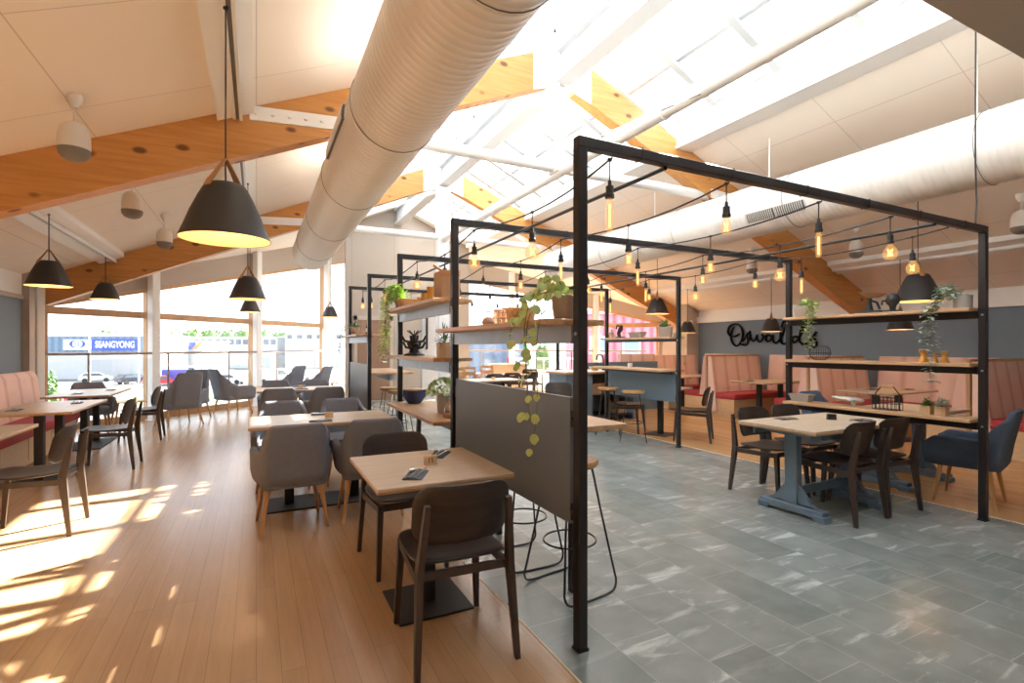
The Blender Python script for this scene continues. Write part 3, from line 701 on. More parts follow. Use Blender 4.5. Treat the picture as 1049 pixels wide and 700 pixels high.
def trestle_table(w, d):
    t = thing('trestle_table', 'x', 'table')
    MB().rbox(-w / 2, w / 2, -d / 2, d / 2, .728, .75, .003, 1).build('table_top', M['top'], t)
    MB().rbox(-w / 2 + .001, w / 2 - .001, -d / 2 + .001, d / 2 - .001, .715, .729, .002, 1).build('top_edging', M['edge'], t)
    MB().box(-w / 2 + .08, w / 2 - .08, -d / 2 + .09, -d / 2 + .115, .65, .715).box(-w / 2 + .08, w / 2 - .08, d / 2 - .115, d / 2 - .09, .65, .715).build('apron', M['bluepaint'], t)
    for s in (-1, 1):
        x = s * (w / 2 - .24)
        mb = MB(); mb.rbox(x - .035, x + .035, -.055, .055, .09, .68, .004, 1)
        mb.prism([(-.055, .10), (-.20, .10), (-.16, .115), (-.055, .25)], x - .02, x + .02, mx=Matrix(((0, 0, 1, 0), (1, 0, 0, 0), (0, 1, 0, 0), (0, 0, 0, 1))))
        mb.prism([(.055, .10), (.055, .25), (.16, .115), (.20, .10)], x - .02, x + .02, mx=Matrix(((0, 0, 1, 0), (1, 0, 0, 0), (0, 1, 0, 0), (0, 0, 0, 1))))
        mb.build('upright', M['bluepaint'], t)
        MB().rbox(x - .045, x + .045, -.28, .28, .02, .085, .006, 1).rbox(x - .05, x + .05, -.30, -.20, 0, .05, .005, 1).rbox(x - .05, x + .05, .20, .30, 0, .05, .005, 1).build('foot', M['bluepaint'], t)
        MB().rbox(x - .04, x + .04, -d / 2 + .06, d / 2 - .06, .66, .715, .005, 1).build('bearer', M['bluepaint'], t)
    MB().rbox(-w / 2 + .24, w / 2 - .24, -.02, .02, .15, .22, .004, 1).build('stretcher', M['bluepaint'], t)
    return t
def SM(pts, n=4):
    P = [Vector(q) for q in pts]; out = []
    for i in range(len(P) - 1):
        p0, p1, p2, p3 = P[max(i - 1, 0)], P[i], P[i + 1], P[min(i + 2, len(P) - 1)]
        for j in range(n):
            t = j / n; out.append(.5 * ((2 * p1) + (p2 - p0) * t + (2 * p0 - 5 * p1 + 4 * p2 - p3) * t * t + (3 * p1 - p0 - 3 * p2 + p3) * t ** 3))
    out.append(P[-1]); return out
def stool(h=.75):
    t = thing('bar_stool', 'x', 'stool')
    MB().lathe([(0, h - .04), (.15, h - .04), (.162, h - .03), (.165, h - .01), (.160, h), (.12, h - .006), (0, h - .012)], 28).build('seat', M['oakleg'], t)
    for s in (-1, 1):
        c = [(-.09, s * .09, h - .045), (-.14, s * .13, .40), (-.185, s * .172, .12), (-.193, s * .182, .06), (-.17, s * .188, .018), (-.11, s * .192, .007), (0, s * .195, .007)]
        c += [(-x, y, z) for x, y, z in c[-2::-1]]
        MB().tube([Vector(q) for q in SM(c)], .0065, 7).build('leg', M['black'], t)
    pts = []
    for k in range(28):
        a = 2 * PI * k / 28; pts.append((.155 * math.cos(a), .148 * math.sin(a), .28))
    MB().tube(pts, .006, 6, True).build('foot_ring', M['black'], t)
    MB().lathe([(0, h - .052), (.11, h - .052), (.11, h - .04), (0, h - .04)], 20).build('seat_plate', M['black'], t)
    return t
CH = dark_chair(); ARM = armchair('armchair', .83, .61, .46, .57, .54, .47, M['fabric'], M['oakleg'])
ARMB = armchair('armchair', .86, .60, .46, .57, .54, .46, M['fabricb'], M['oakleg'])
LNG = armchair('lounge_armchair', .95, .60, .48, .66, .62, .43, M['fabric2'], M['oakleg'], slope=.04, lean=.26, lsp=.06)
# --- nearest table (number 15)
T7 = pedestal_table(.70, .76)
place(T7, (.84, 2.72, 0), 0, 'small square oak-topped table with number block 15, beside the grey panel', 'pedestal tables')
GC = 'dark wooden dining chairs'
place(CH, (.835, 2.315, 0), R(-3), 'dark brown wooden chair in the centre foreground, its back to the viewer', GC)
place(CH, (.86, 3.32, 0), R(181), 'dark brown wooden chair facing the viewer on the far side of the table numbered 15', GC)
# --- armchair tables
T12 = pedestal_table(1.2, .72, .28)
place(T12, (.54, 4.94, 0), 0, 'long oak-topped table with four grey armchairs, directly behind the table numbered 15', 'pedestal tables')
GA = 'small grey armchairs'
place(ARM, (.25, 4.38, 0), R(4), 'grey fabric armchair seen from behind, nearest of all the grey armchairs', GA)
place(ARM, (.86, 4.40, 0), R(-3), 'grey armchair seen from behind, partly hidden by the dark chair at table 15', GA)
place(ARM, (.24, 5.60, 0), R(178), 'grey armchair on the far side of the first armchair table, on the left', GA)
place(ARM, (.86, 5.60, 0), R(183), 'grey armchair on the far side of the first armchair table, on the right', GA)
place(T12, (.60, 8.62, 0), 0, 'second long oak-topped table with grey armchairs, nearer the windows', 'pedestal tables')
place(ARM, (.30, 8.00, 0), R(-4), 'grey armchair with its back to the viewer, left side of the second table', GA)
place(ARM, (.90, 7.98, 0), R(5), 'grey armchair with its back to the viewer, right side of the second table', GA)
place(ARM, (.30, 9.30, 0), R(180), 'grey armchair facing the viewer at the second armchair table, on the left', GA)
place(ARM, (.92, 9.30, 0), R(176), 'grey armchair facing the viewer at the second armchair table, on the right', GA)
# --- left wall tables
place(T7, (-2.00, 5.28, 0), 0, 'oak-topped table at the left edge of the photo, nearest the viewer along the pink booth', 'pedestal tables')
T14 = pedestal_table(1.36, .72, .30)
place(T14, (-2.01, 7.22, 0), R(90), 'oak-topped table along the pink booth on the left, second from the viewer', 'pedestal tables')
place(T14, (-2.13, 9.25, 0), R(90), 'oak-topped table along the left booth, furthest back by the window', 'pedestal tables')
place(CH, (-1.50, 5.05, 0), R(90), 'dark wooden chair at the left edge, side on, standing in the sun streaks', GC)
place(CH, (-1.52, 7.36, 0), R(90), 'dark wooden chair, side on, at the second table along the left booth', GC)
place(CH, (-1.55, 9.38, 0), R(92), 'dark wooden chair, side on, at the table furthest back by the left window', GC)
place(ARM, (-2.32, 10.12, 0), R(200), 'grey armchair facing the viewer behind the furthest left table', GA)
# --- lounge chairs by the windows
GL = 'large lounge armchairs by the windows'
place(LNG, (-1.24, 10.85, 0), R(30), 'large grey lounge armchair seen from behind, left of the others by the windows', GL)
place(LNG, (-.44, 12.20, 0), R(-60), 'large grey lounge armchair in the middle of the window side, turned to the right', GL)
place(LNG, (-1.16, 11.62, 0), R(165), 'grey lounge armchair half hidden behind the leftmost lounge chair', GL)
place(LNG, (.62, 13.3, 0), R(48), 'grey lounge armchair by the third window, the further one of its pair', GL)
place(LNG, (1.15, 12.75, 0), R(55), 'grey lounge armchair by the third window, the nearer one of its pair', GL)
def coffee_table():
    t = thing('coffee_table', 'x', 'table')
    MB().rpanel(.6, .6, .26, lambda u, v: Vector((u, v, .49)), .022, nseg=8).build('table_top', M['oakleg'], t)
    for k in range(4):
        a = PI / 4 + k * PI / 2; MB().cyl((.16 * math.cos(a), .16 * math.sin(a), .48), (.25 * math.cos(a), .25 * math.sin(a), 0), .018, .011, n=8).build('leg', M['oakleg'], t)
    return t
CT = coffee_table()
place(CT, (.06, 12.75, 0), 0, 'low round wooden coffee table right of the middle lounge armchair', 'low coffee tables')
place(CT, (-1.95, 10.45, 0), 0, 'low round wooden coffee table left of the leftmost lounge armchair', 'low coffee tables')
place(CT, (1.6, 13.6, 0), 0, 'low round wooden coffee table near the pair of lounge armchairs by the third window', 'low coffee tables')
# --- blue trestle tables
TT = trestle_table(1.25, .70)
place(TT, (4.42, 2.77, 0), 0, 'blue-painted trestle table with a wooden top, inside the right frame', 'blue trestle tables')
place(TT, (6.02, 2.95, 0), 0, 'blue-painted trestle table outside the right frame, behind the black post', 'blue trestle tables')
place(CH, (4.36, 2.60, 0), R(2), 'dark wooden chair on the near side of the blue trestle table, on the left', GC)
place(CH, (4.86, 2.60, 0), R(-2), 'dark wooden chair on the near side of the blue trestle table, on the right', GC)
place(CH, (4.38, 3.24, 0), R(180), 'dark wooden chair on the far side of the blue trestle table, on the left', GC)
place(CH, (4.90, 3.26, 0), R(182), 'dark wooden chair on the far side of the blue trestle table, on the right', GC)
place(ARMB, (5.80, 2.28, 0), R(12), 'navy blue armchair at the right edge behind the black frame post', 'navy armchairs')
place(ARMB, (6.05, 3.62, 0), R(180), 'navy armchair on the far side of the outer blue trestle table, half hidden', 'navy armchairs')
# --- table beyond the right frame
place(T7, (5.78, 6.22, 0), R(20), 'dark-footed table just outside the right frames behind the high counter', 'pedestal tables')
place(CH, (5.86, 5.62, 0), R(38), 'dark wooden chair beyond the third frame, in front of the booths', GC)
place(CH, (5.50, 6.70, 0), R(215), 'dark wooden chair seen under the high counter, beside the bar stools', GC)
# --- tables in the middle distance behind the grey panel
place(T12, (4.15, 9.25, 0), R(0), 'table in the middle distance, beyond the frames and beside the white column', 'pedestal tables')
place(T7, (5.4, 10.9, 0), R(20), 'small table in the middle distance near the natural wood high chairs', 'pedestal tables')
place(CH, (4.72, 10.05, 0), R(180), 'dark chair in the middle distance behind the grey panel, on the left of two', GC)
place(CH, (5.25, 10.25, 0), R(180), 'dark chair in the middle distance behind the grey panel, on the right of two', GC)
place(CH, (6.55, 11.85, 0), R(170), 'dark chair by the far windows, seen left of the trailing plant', GC)
place(CH, (7.20, 11.45, 0), R(170), 'dark chair by the far windows, seen right of the trailing plant', GC)
place(CH, (4.45, 7.15, 0), R(150), 'dark chair just visible above the end of the grey panel, near the tall post', GC)
place(T7, (6.85, 12.3, 0), R(0), 'small table by the far windows behind two dark chairs', 'pedestal tables')
# --- bar stools
ST = stool()
GS = 'bar stools with round wooden seats'
place(ST, (1.63, 2.50, 0), R(8), 'bar stool with wire legs directly behind the nearest left post', GS)
place(ST, (1.58, 2.98, 0), R(0), 'bar stool hidden behind the grey panel, only its wire legs showing', GS)
place(ST, (5.00, 5.95, 0), R(50), 'bar stool at the high counter, on the right of two', GS)
place(ST, (5.02, 6.58, 0), R(50), 'bar stool at the high counter, on the left of two', GS)
place(ST, (1.90, 7.55, 0), R(90), 'bar stool seen between the left frames, nearer of two', GS)
place(ST, (1.92, 8.2, 0), R(90), 'bar stool seen between the left frames, further of two', GS)
# --- natural wood high chairs near the far windows
def highchair():
    t = thing('high_chair', 'x', 'high chair')
    for sx in (-1, 1):
        for sy in (-1, 1): MB().bar((sx * .25, sy * .25, 0), (sx * .16, sy * .15, .92 if sy < 0 else .72), .035, .035).build('leg', M['crate'], t)
    MB().rbox(-.16, .16, -.15, .15, .50, .52, .004, 1).build('seat', M['crate'], t)
    MB().box(-.17, .17, -.18, -.15, .72, .80).box(-.17, .17, -.17, -.14, .86, .92).build('backrest', M['crate'], t)
    MB().rbox(-.2, .2, .1, .30, .70, .72, .004, 1).build('tray', M['crate'], t)
    for b in ((-.2, .2, .17, .2, .3, .34), (-.19, .19, -.2, -.17, .3, .34), (-.21, -.18, -.18, .18, .62, .66), (.18, .21, -.18, .18, .62, .66)): MB().box(*b).build('rail', M['crate'], t)
    return t
HC = highchair()
for x, y, a, l in ((4.05, 11.0, 20, 'natural wood high chair in the middle distance, leftmost of three'), (4.62, 11.55, -30, 'natural wood high chair in the middle distance, middle of three'), (5.2, 12.0, 10, 'natural wood high chair in the middle distance, rightmost of three')):
    place(HC, (x, y, 0), R(a), l, 'wooden high chairs')
t = thing('partition', 'low cream partition near the far windows with a small red bottle on it', 'partition', (5.95, 12.1, 0), R(8))
MB().rbox(-.55, .55, -.06, .06, 0, .93, .005, 1).build('panel', M['cream'], t); MB().rbox(-.58, .58, -.09, .09, .93, .96, .005, 1).build('cap', M['white'], t)
tag(MB().lathe([(0, 0), (.03, 0), (.03, .1), (.012, .14), (.012, .17), (0, .17)], 12).build('sauce_bottle', M['red'], loc=(5.95, 12.1, .96)), 'small red sauce bottle on the cream partition', 'bottle')
t = thing('service_counter', 'blue service counter with wood-edged pale top and dark open shelves underneath', 'counter', (5.75, 8.04, 0), 0)
MB().box(-.78, -.2, -.3, .3, 0, .9).box(-.2, .8, .26, .3, 0, .9).box(.76, .8, -.3, .3, 0, .9).build('cabinet', M['bluepaint'], t)
MB().rbox(-.82, .84, -.34, .34, .93, .95, .003, 1).build('counter_top', M['white'], t); MB().rbox(-.83, .85, -.35, .35, .90, .93, .003, 1).build('top_edging', M['oakleg'], t)
MB().box(-.2, .76, -.28, .26, .48, .5).box(-.2, .76, -.28, .26, .1, .12).build('shelf', M['blackmat'], t)
for i, (x, z) in enumerate(((-.02, .5), (.3, .5), (.55, .12))):
    tag(MB().box(-.13, .13, -.18, -.165, 0, .2).box(-.13, .13, .165, .18, 0, .2).box(-.13, -.115, -.165, .165, 0, .2).box(.115, .13, -.165, .165, 0, .2).box(-.115, .115, -.165, .165, 0, .015).build('storage_crate', M['crate'], loc=(5.75 + x, 8.04, z)), ('wooden crate on the shelf of the blue service counter, leftmost', 'wooden crate on the shelf of the blue service counter, beside the tap', 'wooden crate on the lower shelf of the blue service counter')[i], 'crate', 'crates in the service counter')
# --- booths on the right
def bench(w, back_h=1.20, seat_d=.50):
    t = thing('booth_bench', 'x', 'bench')
    # local: x along width, back at y=0, seat towards -y
    MB().poly3([(-w / 2, -.20, .40), (w / 2, -.20, .40), (w / 2, -.02, .40), (-w / 2, -.02, .40)], [(-w / 2, -.09, back_h), (w / 2, -.09, back_h), (w / 2, -.02, back_h), (-w / 2, -.02, back_h)]).build('backrest', M['pinkx'], t)
    MB().poly3([(-w / 2 - .03, -.22, .10), (-w / 2, -.22, .10), (-w / 2, -.015, .10), (-w / 2 - .03, -.015, .10)], [(-w / 2 - .03, -.10, back_h + .005), (-w / 2, -.10, back_h + .005), (-w / 2, -.015, back_h + .005), (-w / 2 - .03, -.015, back_h + .005)]).build('end_pad', M['pinkpale'], t)
    MB().rbox(-w / 2, w / 2, -.20 - seat_d + .05, -.16, .36, .48, .03, 3).build('seat_cushion', M['red'], t)
    MB().box(-w / 2 + .02, w / 2, -.20 - seat_d + .09, -.02, 0, .36).build('plinth', M['plinth'], t)
    return t
BN = bench(1.42); bays = (9.35, 7.58, 5.42, 3.26, 1.10)
ordn = ('furthest', 'second furthest', 'middle', 'nearest visible', 'closest')
for i, y in enumerate(bays):
    if i: 
        d = tag(MB().rbox(8.27, 9.85, y - .02, y + .02, 0, 1.235, .004, 1).build('booth_divider', M['crate']), 'wooden divider board between two pink booths, %s from the end wall' % ('first', 'second', 'third', 'fourth')[i - 1], 'divider', 'booth dividers')
    place(BN, (9.03, y - .02, 0), 0, 'pink bench with red seat facing the viewer, %s booth by the blue wall' % ordn[i], 'booth benches')
    if i and i < 5: place(BN, (9.03, y + .02, 0), R(180), 'pink booth bench with red seat turned away, back to back with the %s bench' % ordn[i], 'booth benches')
wb = []
for i in range(4):
    y1, y0 = bays[i] - .27, bays[i + 1] + .27
    t = thing('booth_wall_bench', 'short pink and red bench against the slate blue wall in the %s booth' % ordn[i], 'bench', (9.98, (y0 + y1) / 2, 0), 0, 'wall benches in the booths'); L = (y1 - y0) / 2
    MB().poly3([(-.20, -L, .40), (0, -L, .40), (0, L, .40), (-.20, L, .40)], [(-.11, -L, 1.23), (0, -L, 1.23), (0, L, 1.23), (-.11, L, 1.23)]).build('backrest', M['pinky'], t)
    MB().rbox(-.25, -.10, -L + .02, L - .02, .36, .475, .03, 3).build('seat_cushion', M['red'], t); MB().box(-.24, -.02, -L + .04, L - .04, 0, .36).build('plinth', M['plinth'], t)
T13 = pedestal_table(1.3, .72, .30)
for i, (x, y) in enumerate(((8.75, 8.42), (8.72, 6.45), (8.45, 4.30), (8.7, 2.2))):
    place(T13, (x, y, 0), 0, 'oak-topped booth table between pink benches, in the %s booth along the right wall' % ordn[i], 'pedestal tables')
# booth on the left wall
t = thing('wall_booth', 'long pink upholstered booth with red seat along the left wall', 'booth', (-2.9, 6.3, 0))
prof = [(.02, .40), (.20, .40), (.13, .98), (.10, 1.04), (.06, 1.06), (.02, 1.05)]
mb = MB(); ys = (-5.8, 3.15); vs = [(x, y, z) for y in ys for x, z in prof]; n = len(prof)
mb.add(vs, [(i, (i + 1) % n, n + (i + 1) % n, n + i) for i in range(n)] + [list(range(n))[::-1], [n + i for i in range(n)]]); mb.build('backrest', M['pinky'], t)
MB().rbox(.12, .60, -5.8, 3.35, .35, .47, .035, 3).build('seat_cushion', M['red'], t)
MB().box(.02, .52, -5.8, 3.3, .06, .35).box(.02, .48, -5.8, 3.3, 0, .06).build('plinth', M['plinth'], t)
mb = MB(); y = -5.2
while y < 3: mb.box(.519, .524, y - .004, y + .004, .07, .35); y += .75
mb.build('plinth_joint', M['edge'], t)
# low blue partition with pink booth behind the high counter
t = thing('half_wall', 'low blue partition wall beyond the high counter, topped with pink upholstery', 'partition', (7.1, 8.9, 0), 0)
MB().rbox(-1.1, 1.05, -.04, .04, 0, 1.07, .004, 1).build('panel', M['bluepaint'], t); MB().rbox(.05, 1.05, .04, .16, .45, 1.24, .02, 2).build('upholstered_back', M['pinkx'], t)
# ================================================================= BLACK STEEL FRAMES, SHELVES, LIGHT STRINGS
FY = [1.965, 3.64, 5.28, 6.90, 8.45]; LX, RX, FH = 1.34, 5.235, 2.37
pos = ('nearest', 'second', 'third', 'fourth', 'furthest')
for i, y in enumerate(FY):
    t = thing('steel_frame', '%s of the five black steel goalpost frames down the middle of the room' % pos[i], 'frame', ((LX + RX) / 2, y, 0), 0, 'black steel goalpost frames')
    w = (RX - LX) / 2; h = .025
    for s in (-1, 1): MB().rbox(s * w - h, s * w + h, -h, h, 0, FH - .05, .003, 1).box(s * w - h - .004, s * w + h + .004, -h - .004, h + .004, 0, .012).build('post', M['black'], t)
    mb = MB(); mb.rbox(-w - h, w + h, -h, h, FH - .05, FH, .003, 1)
    for k in range(6): x = -w + .35 + k * (2 * w - .7) / 5; mb.box(x - .003, x + .003, -h - .003, h + .003, FH - .053, FH + .003)
    mb.build('top_bar', M['black'], t)
for k, x in enumerate((1.86, 4.50)):
    tag(MB().cyl((x, FY[0], FH - .06), (x, FY[4], FH - .06), .012, n=8).build('tie_bar', M['black']), 'thin black rod running lengthwise under the frames, on the %s' % ('left', 'right')[k], 'rod', 'rods linking the frames')
for i in range(2):
    y = FY[0]; x = LX + .12 if i == 0 else RX - .13
    zt = roof(x) if i else 3.3
    t = tag(MB().tube([(x, y, FH), (x + .02, y, FH + .2), (x, y, FH + .5), (x + .01, y, zt)] if i else [(x, y, FH), (x, y, FH + .03), (x + .35, y + .2, FH + .24)] + [(3.38, 3.15, 3.55)], .006 if i else .004, 6).build('suspension_wire', M['blackmat']), ('thin steel wire tying back the top left corner of the nearest frame', 'thin black cable rising from the top right corner of the nearest frame')[i], 'wire')
def shelf(y0, y1, x, z, lab, w=.32, right=0, rail=.085, th=.028, over=-.03):
    t = thing('display_shelf', lab, 'shelf', (x, (y0 + y1) / 2, z), 0, 'oak shelves on the frames'); L = (y1 - y0) / 2
    MB().rbox(-w / 2, w / 2, -L - over, L + over, -th, 0, .003, 1).build('board', M['shelf'], t)
    m_ = M['steel'] if not right else M['black']
    for s in (-1, 1):
        xx = s * .018
        MB().box(xx - .004 , xx + .004, -L + .03, L - .03, -th - rail, -th).box(xx - .018 if s > 0 else xx, xx if s > 0 else xx + .018, -L + .03, L - .03, -th - rail, -th - rail + .006).build('rail', m_, t)
    for s in (-1, 1):
        for q in (-1, 1): mb = MB(); mb.cyl((q * .026, s * (L + .004), -th - rail / 2), (q * .033, s * (L + .004), -th - rail / 2), .009, n=8); mb.build('bolt', M['steel'], t)
        MB().box(-.03, .03, s * L - .035 * s - .004, s * L - .035 * s + .004, -th - rail, -th).build('bracket', m_, t)
    return t
shelf(FY[0], FY[1], LX, 1.53, 'oak shelf between the nearest two left posts, above the grey panel')
shelf(FY[1], FY[2], LX - .0, 1.77, 'upper oak shelf between the second and third left posts')
shelf(FY[1], FY[2], LX - .0, 1.315, 'middle oak shelf between the second and third left posts, with the black bottle rack')
shelf(FY[1] + .02, FY[2], LX + .10, .83, 'low oak counter between the second and third left posts, with the blue bowl', w=.50, over=-.035)
lt = [o for o in bpy.data.objects if o.name.startswith('display_shelf')][-1]
MB().bar((.02, -.62, -.83), (.02, -.50, -.03), .035, .05).bar((.02, .62, -.83), (.02, .5, -.03), .035, .05).build('leg', M['dark'], lt)
shelf(FY[3], FY[4], LX, 1.57, 'oak shelf between the furthest two left posts')
for z, l in ((1.715, 'upper oak shelf on the right, between the nearest two posts'), (1.265, 'middle oak shelf on the right, between the nearest two posts'), (.815, 'lowest oak shelf on the right, just above the blue trestle table')): shelf(FY[0], FY[1], RX, z, l, w=.30, right=1, rail=.06)
shelf(FY[2], FY[3], RX, 1.54, 'oak shelf on the right, between the third and fourth posts', w=.30, right=1, rail=.04)
shelf(FY[2], FY[3], RX - .07, 1.08, 'high oak counter on the right with two bar stools', w=.45, right=1, rail=.04)
shelf(FY[3] + .05, FY[4] - .05, LX + .32, 1.05, 'high wooden counter behind the small grey panel on the left', w=.60, over=.0)
# bar counter behind the big grey panel
t = thing('bar_counter', 'high oak bar counter on the far side of the big grey panel', 'counter', (1.62, 2.95, 0), 0)
MB().rbox(-.24, .26, -.66, .60, .935, .965, .003, 1).build('counter_top', M['shelf'], t)
for s in (-1, 1): MB().bar((.0, s * .5, 0), (.0, s * .5, .935), .04, .04).build('leg', M['black'], t)
def panel(y0, y1, lab, x=LX, z0=.56, z1=1.16, m_='greypanel'):
    t = thing('screen_panel', lab, 'panel', (x, (y0 + y1) / 2, 0)); L = (y1 - y0) / 2
    MB().rbox(-.011, .011, -L, L, z0, z1, .002, 1).build('board', M[m_], t)
    for s in (-1, 1):
        for z in (z0 + .06, z1 - .10): MB().box(-.008, .020, s * L - .01 if s > 0 else s * L - .045, s * L + .045 if s > 0 else s * L + .01, z - .04, z + .04).cyl((-.018, s * (L + .02), z), (-.006, s * (L + .02), z), .008, n=8).build('clamp', M['black'], t)
panel(FY[0] + .07, FY[1] - .05, 'large grey screen panel between the nearest two left posts')
panel(FY[3] + .07, FY[4] - .05, 'grey screen panel between the furthest two left posts')
panel(FY[2] + .05, FY[3] - .05, 'blue-grey screen panel under the high counter on the right', RX, .62, 1.03, 'bluepaint')
# light strings
CX = (1.53, 2.31, 3.12, 3.93, 4.70)
cn = ('leftmost', 'second from the left', 'middle', 'second from the right', 'rightmost')
def sagz(y):
    for a, b in zip(FY, FY[1:]):
        if a <= y <= b: u = (y - a) / (b - a); return FH - .065 - .10 * 4 * u * (1 - u) * .6
    return FH - .065
for k, x in enumerate(CX):
    pts = []; 
    for i in range(4):
        for j in range(8): y = FY[i] + (FY[i + 1] - FY[i]) * j / 8; pts.append((x + .02 * math.sin(y * 3 + k), y, sagz(y)))
    pts.append((x, FY[4], FH - .065))
    tag(MB().tube(pts, .0055, 5).build('festoon_cable', M['blackmat']), 'black festoon cable running lengthwise under the frames, %s of five' % cn[k], 'cable', 'festoon cables')
def bulb(kind):
    t = thing('festoon_bulb', 'x', 'light bulb')
    MB().cyl((0, 0, 0), (0, 0, -.11), .0035, n=6).cyl((0, 0, .006), (0, 0, -.006), .012, n=8).build('drop_cord', M['blackmat'], t)
    MB().lathe([(0, -.10), (.008, -.10), (.010, -.125), (.019, -.128), (.019, -.165), (.023, -.168), (.023, -.185), (.016, -.187), (0, -.187)], 14).build('socket', M['blackmat'], t)
    if kind == 'tube': prof = [(.012, -.187), (.017, -.205), (.017, -.33), (.010, -.345), (0, -.347)]; f = (-.215, -.325, .006)
    elif kind == 'globe': prof = [(.014, -.187), (.018, -.20), (.036, -.222), (.046, -.25), (.042, -.277), (.025, -.293), (0, -.298)]; f = (-.225, -.27, .016)
    else: prof = [(.014, -.187), (.018, -.205), (.028, -.23), (.031, -.25), (.026, -.27), (.012, -.281), (0, -.283)]; f = (-.215, -.262, .011)
    g = MB().lathe(prof, 16).build('glass_bulb', M['bulb'], t)
    mb = MB()
    if kind == 'tube': mb.cyl((0, 0, f[0]), (0, 0, f[1]), f[2] * .75, n=6)
    else:
        pts = [(f[2] * math.cos(a * 2.1), f[2] * math.sin(a * 2.1), f[0] + (f[1] - f[0]) * (.5 + .5 * math.cos(a * PI))) for a in range(9)]; mb.tube(pts, .0035, 4)
    mb.build('filament', M['filament'], g)
    return t
BB = {k: bulb(k) for k in ('tube', 'globe', 'pear')}
BY = [1.985, 2.80, 3.66, 4.45, 5.29, 6.10, 6.92, 7.65, 8.42]
pat = ['tube globe globe tube globe pear tube pear globe', 'pear pear tube pear globe tube pear pear tube', 'tube pear tube globe tube pear globe tube pear', 'globe globe pear tube tube pear tube globe pear', 'globe tube pear globe pear tube pear globe tube']
yn = ('under the nearest frame', 'between the first and second frames', 'under the second frame', 'between the second and third frames', 'under the third frame', 'between the third and fourth frames', 'under the fourth frame', 'between the fourth and fifth frames', 'under the furthest frame')
kn = {'tube': 'glowing tubular', 'globe': 'glowing round', 'pear': 'small glowing'}
for k, x in enumerate(CX):
    for j, y in enumerate(BY):
        kd = pat[k].split()[j]
        if k == 4 and j == 0: y = 2.2
        if k == 4 and j == 1: y = 3.15
        place(BB[kd], (x + .02 * math.sin(y * 3 + k), y, sagz(y)), random.uniform(-.5, .5), '%s bulb on the %s cable, %s' % (kn[kd], cn[k], yn[j]), 'festoon filament bulbs')
# big pendant lamps
def pendant(drop):
    t = thing('pendant_lamp', 'x', 'lamp')     # unit shade: diameter 1, origin at rim
    MB().lathe([(.5, 0), (.498, .012), (.445, .14), (.375, .33), (.30, .50), (.245, .61), (.215, .655), (.19, .668), (.0, .67)], 48).build('lamp_shade', M['shade'], t)
    MB().lathe([(.492, .004), (.437, .14), (.367, .33), (.292, .50), (.235, .61), (0, .62)], 48).build('inner_lining', M['shade_in'], t)
    MB().lathe([(0, .28), (.05, .30), (.065, .35), (.05, .41), (.03, .46), (.03, .61), (0, .61)], 16).build('bulb', M['lamp'], t)
    for a in (20, 200):
        r = R(a); c, s = math.cos(r), math.sin(r)
        MB().bar((.262 * c, .262 * s, .60), (.205 * c, .205 * s, .70), .09, .016, up=(c, s, 0)).bar((.205 * c, .205 * s, .69), (.012 * c, .012 * s, .98), .09, .016, .05, .016, up=(c, s, 0)).build('leather_strap', M['leather'], t)
    return t
PENDS = [(-.17, 3.61, 2.06, .51, 'very large charcoal pendant lamp hanging over the left foreground'), (-1.90, 6.79, 2.02, .385, 'charcoal pendant lamp furthest left, above the pink booth tables'), (-2.0, 9.45, 2.10, .37, 'small charcoal pendant lamp on the left in front of the far pine beam'),
         (-.10, 7.5, 2.02, .445, 'charcoal pendant lamp in front of the windows, below the left end of the duct'), (-.12, 11.9, 2.12, .40, 'small charcoal pendant lamp just below and behind another, before the second window'), (1.72, 14.0, 2.17, .41, 'tiny distant charcoal pendant lamp by the third window'),
         (6.95, 3.21, 1.93, .48, 'charcoal pendant lamp with glowing rim beside the right frame post'), (8.78, 4.29, 1.66, .36, 'charcoal pendant lamp below the upper right shelf, in front of the blue wall'), (8.80, 6.48, 1.69, .375, 'charcoal pendant lamp hanging in front of the black script sign'),
         (6.98, 7.6, 2.04, .45, 'charcoal pendant lamp framed by the third black frame, before the far pine beam'), (8.8, 8.6, 1.72, .38, 'charcoal pendant lamp half hidden behind the third right post')]
PD = pendant(0)
PO = [place(PD, (x, y, z), R(25), lab, 'charcoal pendant lamps', d) for x, y, z, d, lab in PENDS]
for o, (x, y, z, d, lab) in zip(PO, PENDS):
    zc = (roof(x) - .09 - z) / d
    c = MB().cyl((0, 0, .66), (0, 0, zc), .005 / d, n=6).lathe([(0, zc), (.03, zc), (.03, zc - .03), (0, zc - .04)], 10).build('cord', M['blackmat'], o)
    L = bpy.data.lights.new('pendant_light', 'POINT'); L.energy = 2.2; L.color = (1, .72, .38); L.shadow_soft_size = .04
    lo = bpy.data.objects.new('pendant_light', L); COL.objects.link(lo); lo.location = (x, y, z + .22 * d)
